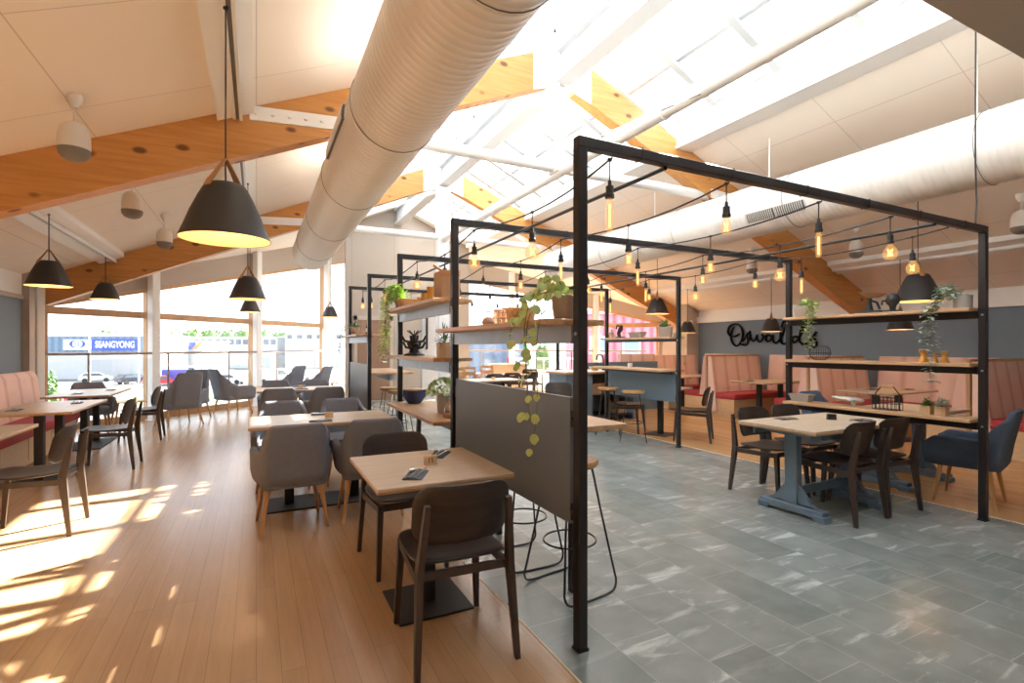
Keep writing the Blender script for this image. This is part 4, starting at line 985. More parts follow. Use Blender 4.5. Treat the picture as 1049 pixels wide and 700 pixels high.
# script sign
SIGN = [[(8.16, 1.7), (8.29, 1.64), (8.41, 1.66), (8.48, 1.75), (8.43, 1.88), (8.29, 1.93), (8.14, 1.88), (8.07, 1.74), (8.08, 1.59), (8.16, 1.46), (8.25, 1.42), (8.34, 1.48), (8.39, 1.6), (8.37, 1.75), (8.31, 1.86)],
[(8.08, 1.53), (7.99, 1.61), (7.93, 1.70), (7.87, 1.745), (7.90, 1.70), (7.96, 1.67), (7.94, 1.58), (7.93, 1.5), (8.0, 1.44), (8.11, 1.46)],
[(7.93, 1.52), (7.87, 1.60), (7.87, 1.69), (7.85, 1.59), (7.79, 1.53), (7.73, 1.58), (7.69, 1.66), (7.69, 1.57), (7.63, 1.51), (7.57, 1.55), (7.54, 1.62), (7.57, 1.67), (7.52, 1.63), (7.45, 1.65)],
[(7.34, 1.63), (7.42, 1.66), (7.48, 1.59), (7.44, 1.52), (7.36, 1.55), (7.3, 1.66), (7.31, 1.56), (7.25, 1.48), (7.18, 1.51), (7.13, 1.58), (7.07, 1.68), (7.01, 1.84), (7.0, 1.93), (7.05, 1.94), (7.1, 1.83), (7.13, 1.64), (7.11, 1.5), (7.04, 1.46), (6.96, 1.51), (6.88, 1.56), (6.83, 1.49)],
[(6.72, 1.60), (6.81, 1.61), (6.87, 1.56), (6.83, 1.49), (6.75, 1.53), (6.66, 1.68), (6.58, 1.84), (6.6, 1.88), (6.64, 1.83), (6.69, 1.65), (6.7, 1.53), (6.64, 1.45), (6.58, 1.45), (6.47, 1.54), (6.38, 1.65), (6.35, 1.70), (6.41, 1.6), (6.36, 1.53), (6.34, 1.45), (6.39, 1.39), (6.46, 1.41)]]
def smooth(pts, n=5):
    P = [Vector(p) for p in pts]; out = []
    for i in range(len(P) - 1):
        p0, p1, p2, p3 = P[max(i - 1, 0)], P[i], P[i + 1], P[min(i + 2, len(P) - 1)]
        for j in range(n):
            t = j / n; out.append(.5 * ((2 * p1) + (p2 - p0) * t + (2 * p0 - 5 * p1 + 4 * p2 - p3) * t * t + (3 * p1 - p0 - 3 * p2 + p3) * t ** 3))
    out.append(P[-1]); return out
t = thing('wall_sign', 'black cut-out script lettering reading Oswalds on the slate blue wall', 'sign', (9.97, 7.3, 1.65))
for k, st in enumerate(SIGN):
    pts = smooth([(0, y - 7.3, z - 1.65) for y, z in st])
    MB().tube(pts, .023, 8).build('letter', M['ink'], t)
# wall light on the taupe pier
tag(MB().rbox(9.68, 9.76, 9.36, 9.40, 1.92, 2.06, .01, 2).build('wall_sensor', M['white']), 'small white box on the taupe pier at the end of the blue wall', 'alarm box')
# ================================================================= THINGS ON SHELVES AND TABLES
def pot(name, lab, x, y, z, r0, r1, h, m_, plant=None, cat='plant pot', sq=False, rz=0):
    t = thing(name, lab, cat, (x, y, z), rz)
    if sq: MB().rbox(-r0, r0, -r0, r0, 0, h, .003, 1).build('pot', m_, t); MB().box(-r0 + .006, r0 - .006, -r0 + .006, r0 - .006, h, h + .003).build('soil', M['soil'], t)
    else:
        MB().lathe([(0, 0), (r0 * .9, 0), (r0, h * .05), ((r0 + r1) / 2 * 1.04, h * .5), (r1, h * .95), (r1 * .98, h), (r1 * .9, h), (r1 * .88, h * .9), (0, h * .88)], 28).build('pot', m_, t)
        MB().lathe([(0, h * .9), (r1 * .87, h * .9)], 16).build('soil', M['soil'], t)
    if plant: plant(t, h)
    return t
def trailer(paths, n, L, W, leafm, spread=.03, head=None, rnd=0):
    def f(t, h):
        mb = MB(); sm = MB()
        for p in paths: trail(mb, sm, smooth(p, 4), n, L, W, spread, rnd=rnd)
        if head: bush(mb, (0, 0, h), head[0], head[1], head[2], L, W)
        mb.build('foliage', leafm, t); sm.build('vine', M['stem'], t)
    return f
def bushy(r, hz, n, L, W, leafm, droop=0, rnd=0):
    def f(t, h):
        mb = MB()
        if rnd:
            for _ in range(n): d = rvec(); disc(mb, Vector((d.x * r, d.y * r, h + abs(d.z) * hz)) , rvec() + Vector((-.6, -.6, .4)), L * random.uniform(.6, 1))
        else: bush(mb, (0, 0, h), r, hz, n, L, W, droop)
        mb.build('foliage', leafm, t)
        sm = MB()
        for _ in range(10): d = rvec(); sm.tube([(0, 0, h), (d.x * r * .5, d.y * r * .5, h + abs(d.z) * hz * .6)], .0015, 4)
        sm.build('stem', M['stem'], t)
    return f
Z1 = 1.53
# nearest left shelf
pot('potted_vine', 'clay pot with round-leaved vine trailing down over the grey panel, beside the nearest post', 1.34, 2.10, Z1, .052, .064, .115, M['stoneware'],
    trailer([[(0, 0, .15), (-.06, -.02, .19), (-.13, -.06, .12), (-.20, -.10, -.02), (-.225, -.12, -.2), (-.21, -.10, -.42), (-.225, -.08, -.60)],
             [(0, 0, .15), (-.05, .06, .20), (-.13, .10, .10), (-.19, .06, -.05), (-.21, .0, -.18), (-.23, -.04, -.34), (-.215, -.05, -.46)],
             [(0, 0, .15), (-.08, .10, .16), (-.15, .2, .05), (-.19, .22, -.08)], [(0, 0, .15), (.02, .1, .17), (-.1, .2, .1), (-.16, .17, -.02)], [(0, 0, .15), (-.1, .02, .13), (-.19, .02, .0), (-.2, .03, -.25)]], 15, .050, .050, M['leaf1'], .075, (.05, .04, 6), 1), 'potted plant')
t = thing('wicker_basket', 'small round wicker basket on the nearest left shelf', 'basket', (1.36, 2.60, Z1))
MB().lathe([(0, .002), (.07, 0), (.082, .04), (.088, .085), (.08, .088), (.074, .04), (0, .012)], 28).build('basket_body', M['wicker'], t)
mb = MB(); mb.tube([(.087 * math.cos(a / 4), .087 * math.sin(a / 4), .086) for a in range(25)], .006, 6, True); mb.build('rim', M['wicker'], t)
t = thing('wire_basket', 'rusty wire basket of small jars on the nearest left shelf, beside the wicker basket', 'basket', (1.36, 2.86, Z1))
mb = MB()
for zz in (.004, .05, .09): mb.tube([(-.07, -.09, zz), (.07, -.09, zz), (.07, .09, zz), (-.07, .09, zz)], .0025, 5, True)
for k in range(7):
    y = -.09 + .03 * k; mb.tube([(-.07, y, .09), (-.07, y, .004), (.07, y, .004), (.07, y, .09)], .002, 4)
mb.tube([(-.07, 0, .09), (-.05, 0, .14), (.05, 0, .14), (.07, 0, .09)], .003, 5); mb.build('wire_frame', M['copper'], t)
JAR = thing('glass_jar', 'x', 'jar'); MB().lathe([(0, 0), (.022, 0), (.024, .01), (.024, .07), (.018, .08), (.018, .085), (0, .085)], 14).build('jar_body', M['glassj'], JAR); MB().lathe([(0, .085), (.02, .085), (.02, .098), (0, .098)], 14).build('lid', M['copper'], JAR)
for i in range(3): place(JAR, (1.36, 2.80 + .06 * i, Z1 + .008), 0, '%s of three small jars in the rusty wire basket' % ('nearest', 'middle', 'furthest')[i], 'jars in the wire basket')
tag(MB().lathe([(0, 0), (.03, .005), (.042, .03), (.03, .055), (.01, .065), (0, .065)], 16).build('wooden_ornament', M['crate'], loc=(1.36, 3.06, Z1)), 'small round wooden ornament at the far end of the nearest left shelf', 'ornament')
# second bay, upper shelf
Z2 = 1.77
t = thing('storage_box', 'tall tan box with a lid flap on the upper left shelf', 'box', (1.38, 3.93, Z2))
MB().rbox(-.08, .08, -.09, .09, 0, .235, .004, 1).build('box_body', M['crate'], t); MB().bar((-.08, -.09, .235), (-.08, .09, .30), .01, .02).box(-.08, .08, -.095, -.088, .19, .24).build('flap', M['leather'], t)
def jug(x, y, h, l): 
    t = thing('glazed_jug', l, 'jug', (x, y, Z2)); MB().lathe([(0, 0), (h * .28, 0), (h * .36, h * .2), (h * .22, h * .65), (h * .26, h), (h * .2, h), (h * .17, h * .7), (0, h * .2)], 18).build('jug_body', M['brass'], t)
    MB().tube([(0, h * .25, h * .85), (0, h * .5, h * .7), (0, h * .42, h * .35), (0, h * .32, h * .3)], h * .045, 6).build('handle', M['brass'], t)
jug(1.36, 4.28, .15, 'tallest of three yellow glazed jugs on the upper left shelf'); jug(1.36, 4.48, .115, 'middle of three yellow glazed jugs on the upper left shelf'); jug(1.36, 4.64, .09, 'smallest of three yellow glazed jugs on the upper left shelf')
t = thing('wooden_bowl', 'wooden basket bowl on the upper left shelf, beside the yellow jugs', 'bowl', (1.35, 4.98, Z2)); MB().lathe([(0, 0), (.09, 0), (.12, .09), (.115, .10), (.108, .09), (.08, .012), (0, .012)], 26).build('bowl_body', M['crate'], t)
pot('potted_fern', 'bright green fern spilling off the end of the upper left shelf by the third post', 1.33, 5.19, Z2, .05, .06, .10, M['concrete'],
    trailer([[(0, 0, .10), (-.04, -.02, .26), (-.13, -.03, .16), (-.17, -.03, -.05), (-.16, -.02, -.50)], [(0, 0, .10), (-.06, .03, .24), (-.14, .05, .1), (-.17, .05, -.42)], [(0, 0, .10), (-.1, -.07, .2), (-.17, -.08, .02), (-.17, -.07, -.36)], [(0, 0, .1), (-.08, .0, .24), (-.15, .01, .1), (-.18, .0, -.46)]], 230, .055, .022, M['leaf4'], .075, (.10, .14, 150)), 'potted plant')
# second bay, middle shelf
t = thing('bottle_rack', 'black twisted metal bottle rack on the middle left shelf', 'bottle rack', (1.35, 4.78, 1.315))
mb = MB(); mb.lathe([(0, 0), (.10, 0), (.10, .012), (.05, .03), (.035, .08), (.05, .11), (.02, .15), (.02, .20), (0, .2)], 18)
for k in range(8):
    a = k * PI / 4; zz = .10 if k % 2 else .16; mb.tube([(.03 * math.cos(a), .03 * math.sin(a), zz - .03), (.09 * math.cos(a), .09 * math.sin(a), zz - .02), (.12 * math.cos(a), .12 * math.sin(a), zz + .03)], .012, 6)
for k in range(5): a = k * 1.256; mb.tube([(0, 0, .19), (.07 * math.cos(a), .07 * math.sin(a), .24)], .006, 5)
mb.build('rack_body', M['blackmat'], t)
pot('herb_planter', 'wooden planter box with bright green grass on the middle left shelf', 1.33, 3.86, 1.315, .045, .045, .115, M['boxwood'], bushy(.05, .12, 90, .07, .010, M['leaf2']), 'potted plant', True)
t = thing('wall_block', 'dark small box on the middle left shelf, behind the herb planter', 'box', (1.42, 4.12, 1.315)); MB().rbox(-.04, .04, -.05, .05, 0, .05, .004, 1).build('body', M['blackmat'], t)
# low counter
t = thing('glazed_bowl', 'dark blue glazed bowl with a scalloped rim on the low left counter', 'bowl', (1.42, 5.02, .83))
MB().lathe([(0, 0), (.06, 0), (.075, .015), (.115, .07), (.118, .135), (.112, .135), (.108, .07), (.07, .02), (0, .015)], 30).build('bowl_body', M['bowl'], t)
tag(MB().lathe([(0, 0), (.10, 0), (.10, .012), (0, .012)], 26).build('chopping_board', M['boxwood'], loc=(1.42, 5.02, .966)), 'round wooden board lying on top of the blue glazed bowl', 'board')
pot('potted_herb', 'grey pot with a loose grey-green plant on the low left counter', 1.44, 4.18, .83, .052, .06, .16, M['concrete'], bushy(.14, .14, 190, .019, .02, M['leaf1'], 0, 1), 'potted plant')
t = thing('glass_bottle', 'amber-tinted glass storage bottle on the low left counter, nearest the second post', 'bottle', (1.43, 3.90, .83))
MB().lathe([(0, 0), (.085, 0), (.092, .02), (.078, .08), (.05, .13), (.022, .16), (.018, .2), (0, .2)], 22).build('bottle_body', M['glassj'], t); MB().lathe([(0, .2), (.022, .2), (.022, .235), (0, .235)], 14).build('stopper', M['copper'], t)
# third / fourth bay shelf
pot('potted_vine', 'brown pot with a green vine hanging at the far left frame', 1.30, 7.75, 1.57, .055, .07, .12, M['stoneware'], trailer([[(0, 0, .12), (-.08, .3, .16), (-.13, .55, 0), (-.15, .6, -.35), (-.14, .62, -.6)], [(0, 0, .12), (-.1, .2, .1), (-.15, .4, -.1), (-.15, .45, -.3)]], 40, .04, .03, M['leaf2'], .05, (.1, .08, 40)), 'potted plant')
t = thing('bottle', 'small dark bottle on the far left shelf', 'bottle', (1.34, 7.0, 1.57)); MB().lathe([(0, 0), (.025, 0), (.025, .1), (.01, .13), (.01, .17), (0, .17)], 14).build('bottle_body', M['blackmat'], t); MB().lathe([(.0255, .03), (.0255, .08)], 14).build('bottle_label', M['paper'], t)
# right shelves: upper
ZR = 1.715
pot('potted_plant', 'pinkish clay pot with yellow-green foliage hanging through the upper right shelf', 5.22, 3.46, ZR, .085, .095, .115, M['stoneware'],
    trailer([[(0, 0, .11), (-.02, -.10, .17), (-.10, -.17, .12), (-.19, -.19, -.03), (-.20, -.18, -.2), (-.19, -.16, -.33)], [(0, 0, .11), (-.04, -.12, .15), (-.14, -.2, .05), (-.19, -.21, -.12), (-.2, -.22, -.28)], [(0, 0, .11), (-.02, -.14, .14), (-.16, -.15, .06), (-.2, -.14, -.15)]], 90, .042, .026, M['leaf1'], .055, (.07, .07, 60)), 'potted plant')
t = thing('kitchen_scale', 'vintage black kitchen scale with a wooden pan on the upper right shelf', 'scale', (5.24, 2.82, ZR)); t.scale = (1.3, 1.3, 1.3)
MB().rbox(-.05, .05, -.10, .06, 0, .02, .005, 1).lathe([(.028, .02), (.02, .05), (.012, .10), (.02, .115), (0, .115)], 14).tube([(0, -.07, .03), (0, -.05, .08), (0, 0, .10)], .008, 6).build('scale_base', M['blackmat'], t)
MB().lathe([(0, .117), (.04, .12), (.085, .15), (.09, .155), (.082, .155), (.04, .13), (0, .127)], 24, mx=Matrix.Rotation(R(8), 4, 'X')).build('scale_pan', M['crate'], t)
t = thing('coffee_grinder', 'black iron hand grinder on the upper right shelf beside the scale', 'grinder', (5.24, 2.62, ZR)); t.scale = (1.25, 1.1, 1.25)
MB().rbox(-.05, .05, -.05, .05, 0, .018, .005, 1).lathe([(.02, .018), (.025, .05), (.045, .07), (.05, .10), (.035, .13), (.012, .14), (0, .14)], 16).tube([(0, .04, .09), (0, .08, .09), (0, .085, .06)], .007, 6).build('grinder_body', M['blackmat'], t)
t = thing('potted_vine', 'clay pot with a silvery eucalyptus vine trailing past two shelves by the nearest right post', 'potted plant', (5.24, 2.10, ZR))
MB().lathe([(0, 0), (.05, 0), (.062, .005), (.064, .11), (.058, .112), (.055, .1), (0, .1)], 24).build('pot', M['concrete'], t)
mb = MB(); sm = MB()
for p in ([(0, 0, .10), (-.03, .06, .15), (-.10, .12, .10), (-.17, .14, -.02), (-.185, .14, -.2), (-.18, .13, -.37), (-.185, .15, -.52), (-.18, .14, -.62)], [(0, 0, .10), (-.06, .04, .14), (-.13, .11, .06), (-.18, .16, -.1), (-.18, .17, -.3)], [(0, 0, .1), (-.06, .1, .13), (-.15, .16, .03), (-.18, .19, -.12), (-.18, .2, -.27)], [(0, 0, .1), (-.05, .08, .2), (-.12, .1, .15)]): trail(mb, sm, smooth(p, 4), 80, .050, .038, .05)
mb.build('foliage', M['leaf3'], t); sm.build('vine', M['stem'], t)
# right: middle shelf
t = thing('wire_sphere_basket', 'round black wire basket on the middle right shelf, under the trailing foliage', 'basket', (5.24, 3.30, 1.265))
mb = MB()
for k in range(14): a = 2 * PI * k / 14; mb.tube([(math.cos(a) * r_, math.sin(a) * r_, z_) for r_, z_ in ((.05, .003), (.085, .03), (.10, .07), (.09, .115), (.065, .14))], .0022, 4)
for r_, z_ in ((.05, .003), (.10, .07), (.065, .14)): mb.tube([(r_ * math.cos(a / 4), r_ * math.sin(a / 4), z_) for a in range(25)], .0028, 4, True)
mb.build('wire_frame', M['blackmat'], t)
for i, (y, h) in enumerate(((2.36, .115), (2.265, .075), (2.19, .10))):
    t = thing('pepper_mill', ('tallest', 'shortest', 'right-hand')[i] + ' of three turned wooden mills on the middle right shelf', 'pepper mill', (5.2 - .02 * i, y, 1.265), 0, 'turned wooden mills')
    MB().lathe([(0, 0), (.32 * h, 0), (.33 * h, .08 * h), (.20 * h, .38 * h), (.17 * h, .62 * h), (.27 * h, .80 * h), (.30 * h, .84 * h)], 18).build('mill_body', M['brass'], t); MB().lathe([(.30 * h, .84 * h), (.31 * h, .95 * h), (.2 * h, h), (0, h)], 18).build('mill_top', M['crate'], t)
# right: lowest shelf
ZL = .815
t = thing('metal_trough', 'small grey metal trough on the lowest right shelf, far end', 'trough', (5.23, 3.49, ZL), 0)
MB().poly3([(-.04, -.09, 0), (.04, -.09, 0), (.04, .09, 0), (-.04, .09, 0)], [(-.055, -.115, .075), (.055, -.115, .075), (.055, .115, .075), (-.055, .115, .075)]).build('trough_body', M['concrete'], t); MB().tube([(-.055, -.115, .075), (.055, -.115, .075), (.055, .115, .075), (-.055, .115, .075)], .005, 5, True).build('rim', M['concrete'], t)
t = thing('toy_aeroplane', 'silver wire ornament like a little aeroplane on the lowest right shelf', 'ornament', (5.23, 3.04, ZL), R(30)); t.scale = (1.1, 1.1, 1.7)
MB().tube([(0, -.14, .03), (0, -.08, .035), (0, .02, .04), (0, .1, .05)], [.008, .02, .018, .005], 8).rbox(-.12, .12, -.05, -.02, .035, .04, .001, 1).rbox(-.05, .05, .08, .1, .05, .054, .001, 1).build('fuselage', M['chrome'], t)
for s in (-1, 1): MB().lathe([(0, -.006), (.018, -.006), (.018, .006), (0, .006)], 14, mx=Matrix.Translation((s * .03, -.06, .018)) @ Matrix.Rotation(PI / 2, 4, 'Y')).build('wheel', M['chrome'], t)
t = thing('bottle_carrier', 'black wire bottle carrier with a wooden grip on the lowest right shelf', 'bottle carrier', (5.23, 2.66, ZL))
mb = MB()
for zz in (.004, .06, .115): mb.tube([(-.055, -.10, zz), (.055, -.10, zz), (.055, .10, zz), (-.055, .10, zz)], .003, 5, True)
for k in range(7): y = -.10 + .2 * k / 6; mb.tube([(-.055, y, .115), (-.055, y, .004), (.055, y, .004), (.055, y, .115)], .0028, 4)
mb.tube([(0, -.10, .004), (0, -.10, .15), (0, -.05, .215), (0, .05, .215), (0, .10, .15), (0, .10, .004)], .0055, 6); mb.tube([(-.055, 0, .115), (.055, 0, .115)], .003, 4); mb.build('wire_frame', M['blackmat'], t)
MB().cyl((0, -.05, .217), (0, .05, .217), .016, n=12).build('handle', M['boxwood'], t)
for i, y in enumerate((2.345, 2.235)): pot('cube_planter', ('left-hand', 'right-hand')[i] + ' of two small wooden cube planters on the lowest right shelf', 5.22, y, ZL, .038, .038, .075, M['boxwood'], bushy(.045, .06, 110, .03 if i == 0 else .045, .018 if i == 0 else .014, M['leaf2'] if i == 0 else M['leaf3']), 'potted plant', True)
# right: far shelf
pot('potted_plant', 'large pale pot with green tufts at the right end of the far right shelf', 5.22, 5.52, 1.54, .085, .10, .14, M['stoneware'], bushy(.09, .09, 90, .06, .02, M['leaf2']), 'potted plant')
pot('potted_vine', 'green vine hanging beyond the third right post', 5.33, 5.42, 1.54, .03, .04, .05, M['concrete'], trailer([[(0, 0, .05), (.06, -.03, .08), (.12, -.03, -.05), (.13, -.02, -.4)], [(0, 0, .05), (.08, 0, .06), (.13, .02, -.1), (.14, .02, -.3)]], 34, .045, .02, M['leaf1'], .05), 'potted plant')
t = thing('metal_trough', 'pale grey metal trough on the far right shelf', 'trough', (5.22, 6.12, 1.54), 0); MB().poly3([(-.04, -.12, 0), (.04, -.12, 0), (.04, .12, 0), (-.04, .12, 0)], [(-.06, -.15, .085), (.06, -.15, .085), (.06, .15, .085), (-.06, .15, .085)]).build('trough_body', M['concrete'], t)
t = thing('iron_grinder', 'black iron hand grinder on the far right shelf', 'grinder', (5.22, 6.52, 1.54)); MB().rbox(-.05, .05, -.07, .07, 0, .02, .005, 1).tube([(0, .03, .02), (0, .05, .08), (0, 0, .14), (0, -.03, .2)], [.03, .03, .04, .02], 10).tube([(0, 0, .19), (0, .09, .2), (0, .11, .15)], .014, 6).build('grinder_body', M['blackmat'], t)
pot('cube_planter', 'small wooden cube planter on the far right shelf beside the iron grinder', 5.22, 6.75, 1.54, .035, .035, .08, M['boxwood'], bushy(.045, .06, 70, .035, .018, M['leaf3']), 'potted plant', True)
t = thing('drinking_cup', 'small white cup on the high counter with the stools', 'cup', (5.15, 6.2, 1.08)); MB().lathe([(0, 0), (.03, 0), (.038, .07), (.034, .07), (.027, .006), (0, .006)], 18).build('cup_body', M['paper'], t); MB().tube([(0, .034, .055), (0, .06, .05), (0, .055, .02), (0, .031, .015)], .004, 6).build('handle', M['paper'], t)
t = thing('gooseneck_tap', 'dark curved tap with a brass bowl on the blue service counter', 'tap', (5.95, 7.95, .95)); MB().tube(smooth([(0, 0, 0), (0, 0, .2), (-.05, 0, .30), (-.14, 0, .28), (-.16, 0, .2)]), .014, 8).lathe([(0, 0), (.03, 0), (.03, .02), (0, .02)], 12).build('spout', M['blackmat'], t)
MB().lathe([(0, .0), (.06, 0), (.11, .07), (.105, .07), (.06, .01), (0, .01)], 20, c=(-.2, 0, 0)).build('bowl', M['brass'], t)
# ---- table settings
def setting():
    t = thing('napkin', 'x', 'napkin')
    MB().rpanel(.10, .19, .008, lambda u, v: Vector((u, v, .004 + .004 * math.cos(u * 50))), .005).build('folded_cloth', M['napkin'], t)
    return t
NP = setting()
def cutl(kind):
    t = thing(kind, 'x', kind); mb = MB()
    mb.bar((0, -.09, .004), (0, .02, .005), .009, .003, .006, .003)
    if kind == 'knife': mb.prism([(-.005, .02), (.006, .02), (.009, .06), (.004, .105), (-.004, .10)], .004, .006)
    elif kind == 'fork':
        mb.prism([(-.004, .02), (.004, .02), (.011, .045), (-.011, .045)], .004, .006)
        for x in (-.009, -.003, .003, .009): mb.box(x - .0016, x + .0016, .045, .085, .004, .006)
    else: mb.rpanel(.032, .048, .015, lambda u, v: Vector((u, v + .045, .004 + 14 * (u * u + v * v) * .6)), .002)
    mb.build('blade' if kind == 'knife' else 'head', M['cutlery'], t); return t
CU = {k: cutl(k) for k in ('knife', 'fork', 'spoon')}
SETS = [(.72, 2.52, -28, 'nearest the viewer on the table numbered 15'), (.98, 2.93, -35, 'at the far edge of the table numbered 15'), (.50, 4.72, 85, 'at the near edge of the first armchair table'), (.56, 5.18, 80, 'at the far edge of the first armchair table'),
        (.62, 8.42, 85, 'on the second armchair table, near edge'), (.62, 8.85, 85, 'on the second armchair table, far edge'), (-2.1, 5.4, 0, 'on the table at the left edge'), (-2.2, 6.9, 0, 'on the near end of the second left booth table'), (-1.85, 7.5, 5, 'on the far end of the second left booth table'), (-2.2, 8.95, 0, 'on the near end of the furthest left booth table'), (-1.95, 9.5, 0, 'on the far end of the furthest left booth table'),
        (4.25, 2.98, 80, 'on the blue trestle table, far edge'), (4.75, 2.62, 85, 'on the blue trestle table, near edge'), (8.2, 6.5, 80, 'on the booth table in the second furthest booth'), (8.35, 4.45, 80, 'on the booth table in the middle booth'), (8.8, 4.2, 80, 'on the booth table in the middle booth, nearer the wall')]
for x, y, a, w in SETS:
    place(NP, (x, y, .7505), R(a), 'dark slate napkin ' + w, 'folded napkins')
    ca, sa = math.cos(R(a)), math.sin(R(a))
    for k, dx in (('knife', .025), ('fork', -.005), ('spoon', -.032)):
        place(CU[k], (x + dx * ca, y + dx * sa, .7605), R(a + random.uniform(-5, 5)), '%s on the napkin %s' % (k, w), 'cutlery on the napkins')
def block(mark, wm='boxwood'):
    t = thing('table_number', 'x', 'table number')
    MB().poly3([(-.035, -.022, 0), (.035, -.022, 0), (.035, .022, 0), (-.035, .022, 0)], [(-.035, -.012, .05), (.035, -.012, .05), (.035, .012, .05), (-.035, .012, .05)]).build('wooden_block', M[wm], t)
    if mark:
        cu = bpy.data.curves.new('digits', 'FONT'); cu.body = mark; cu.size = .036; cu.align_x = 'CENTER'; cu.align_y = 'CENTER'; cu.extrude = .0005
        o = bpy.data.objects.new('tmp', cu); me = bpy.data.meshes.new_from_object(o); me.materials.clear(); me.materials.append(M['ink']); bpy.data.objects.remove(o)
        d = bpy.data.objects.new('digits', me); COL.objects.link(d); d.parent = t; d.location = (0, -.0178, .025); d.rotation_euler = (R(90 - 11), 0, 0)
    return t
place(block('15'), (.86, 2.72, .75), R(-12), 'wooden block with the number 15 on the nearest small table', 'wooden table number blocks')
place(block('', 'dark'), (4.58, 2.78, .75), R(-40), 'dark little number block on the blue trestle table', 'wooden table number blocks')
B2 = block('')
for x, y, a, l in ((.60, 4.95, -8, 'small wooden number block on the first armchair table'), (.62, 8.63, -8, 'small wooden number block on the second armchair table'), (8.3, 6.55, -30, 'small number block on the booth table below the script sign'), (4.2, 9.2, 0, 'small number block on the table in the middle distance')):
    place(B2, (x, y, .75), R(a), l, 'wooden table number blocks')
# ================================================================= OUTSIDE
GZ = -4.0
m = MB(); m.box(-260, 260, -60, 420, GZ - .2, GZ); struct('ground', m, M['asphalt'], 'pale sunlit car park and road outside the windows', 'ground')
def orient(px, dist): x, y = world(px, dist); return Vector((x, y, GZ))
def hz(py, dist): return EYE + (HOR - py) * dist / FPX - GZ     # height above the outside ground
def wpx(a, b, dist): return abs(b - a) * dist / FPX
def outbuilding(name, lab, px0, px1, ytop, dist, depth, wallm, roofm=None, peak=0):
    t = thing(name, lab, 'building', orient((px0 + px1) / 2, dist), -YAW); w = wpx(px0, px1, dist) / 2; h = hz(ytop, dist)
    MB().box(-w, w, 0, depth, 0, h).build('wall', wallm, t)
    if peak: MB().poly3([(-w - .4, -.4, h), (w + .4, -.4, h), (w + .4, depth + .4, h), (-w - .4, depth + .4, h)], [(-.3, depth / 2, h + peak), (.3, depth / 2, h + peak), (.3, depth / 2 + .1, h + peak), (-.3, depth / 2 + .1, h + peak)]).build('roof', roofm or M['roofw'], t)
    else: MB().box(-w - .2, w + .2, -.2, depth + .2, h, h + .25).build('roof', roofm or M['roofw'], t)
    return t, w, h
# dealership with the sign
D0 = 85; Q = D0 / 60
t, w, h = outbuilding('car_dealership', 'car dealership with blue-grey cladding and a blue sign reading SSANGYONG', 10, 158, 345, D0, 9, M['wallw'])
zc = hz(361, D0)
MB().box(-w, w, -.12, 0, zc, h).build('cladding', M['clad'], t)
def lx(px): return (px - 84) * D0 / FPX
MB().box(lx(66.5), lx(95), -.3, -.1, hz(358.5, D0), hz(348, D0)).build('white_sign_board', M['signwhite'], t)
MB().box(lx(95), lx(141), -.3, -.1, hz(359, D0), hz(347.5, D0)).build('blue_sign_board', M['signblue'], t)
mb = MB(); cx, cz = lx(81), hz(352.5, D0)
for s in (-1, 1):
    pts = []
    for k in range(9): a = R(-60 + 15 * k); pts.append((cx + s * Q * (.25 + .52 * math.cos(a)), -.34, cz + Q * .40 * math.sin(a)))
    mb.tube([(cx + s * .08 * Q, -.34, cz - .42 * Q)] + pts + [(cx + s * .08 * Q, -.34, cz + .42 * Q)], [.04, .08, .12, .16, .19, .20, .19, .16, .12, .08, .04], 6)
mb.tube([(cx + .27 * math.cos(a / 2), -.34, cz + .32 * math.sin(a / 2)) for a in range(13)], .05, 5, True)
mb.build('emblem', M['signblue'], t)
cu = bpy.data.curves.new('sign_text', 'FONT'); cu.body = 'SSANGYONG'; cu.size = 1.5; cu.align_x = 'CENTER'; cu.align_y = 'CENTER'; cu.extrude = .03; cu.offset = .035
o = bpy.data.objects.new('tmp', cu); me = bpy.data.meshes.new_from_object(o); me.materials.clear(); me.materials.append(M['signwhite']); bpy.data.objects.remove(o)
wd = max(v.co.x for v in me.vertices) - min(v.co.x for v in me.vertices); sc_ = (lx(139) - lx(99)) / wd
for v in me.vertices: v.co.x *= sc_
d = bpy.data.objects.new('sign_lettering', me); COL.objects.link(d); d.parent = t; d.location = (lx(119.5), -.35, hz(353.4, D0)); d.rotation_euler = (PI / 2, 0, 0)
for px in (91.5, 142): tag(MB().box(-.09, .09, -.09, .09, 0, 7.4).build('lamp_post', M['signwhite'], loc=orient(px, 72)), 'white post in front of the dealership, %s' % ('between the two sign boards' if px < 100 else 'at the end of the blue sign'), 'post')
outbuilding('warehouse', 'low white building with a shallow pointed roof behind the dealership sign', 86, 150, 345, 112, 12, M['wallw'], M['roofw'], 1.4)
outbuilding('warehouse', 'white building with a pointed roof left of the second window', 160, 178, 350, 138, 8, M['wallw'], M['roofw'], 2.0)
t, w, h = outbuilding('showroom', 'white showroom with a blue fascia and an orange stripe beyond the second window', 166, 207, 350.5, 95, 9, M['wallw'])
MB().box(-w, -w + 6.2, -.15, 0, h - 1.3, h).build('fascia', M['signblue'], t); MB().poly3([(-w + 5.6, -.2, h - 1.3), (-w + 6.3, -.2, h - 1.3), (-w + 6.3, -.1, h - 1.3), (-w + 5.6, -.1, h - 1.3)], [(-w + 7.0, -.2, h), (-w + 7.8, -.2, h), (-w + 7.8, -.1, h), (-w + 7.0, -.1, h)]).build('orange_stripe', M['orange'], t)
t, w, h = outbuilding('office_block', 'long pale office block with a row of dark windows beyond the second and third windows', 176, 284, 346, 128, 10, M['wallw'])
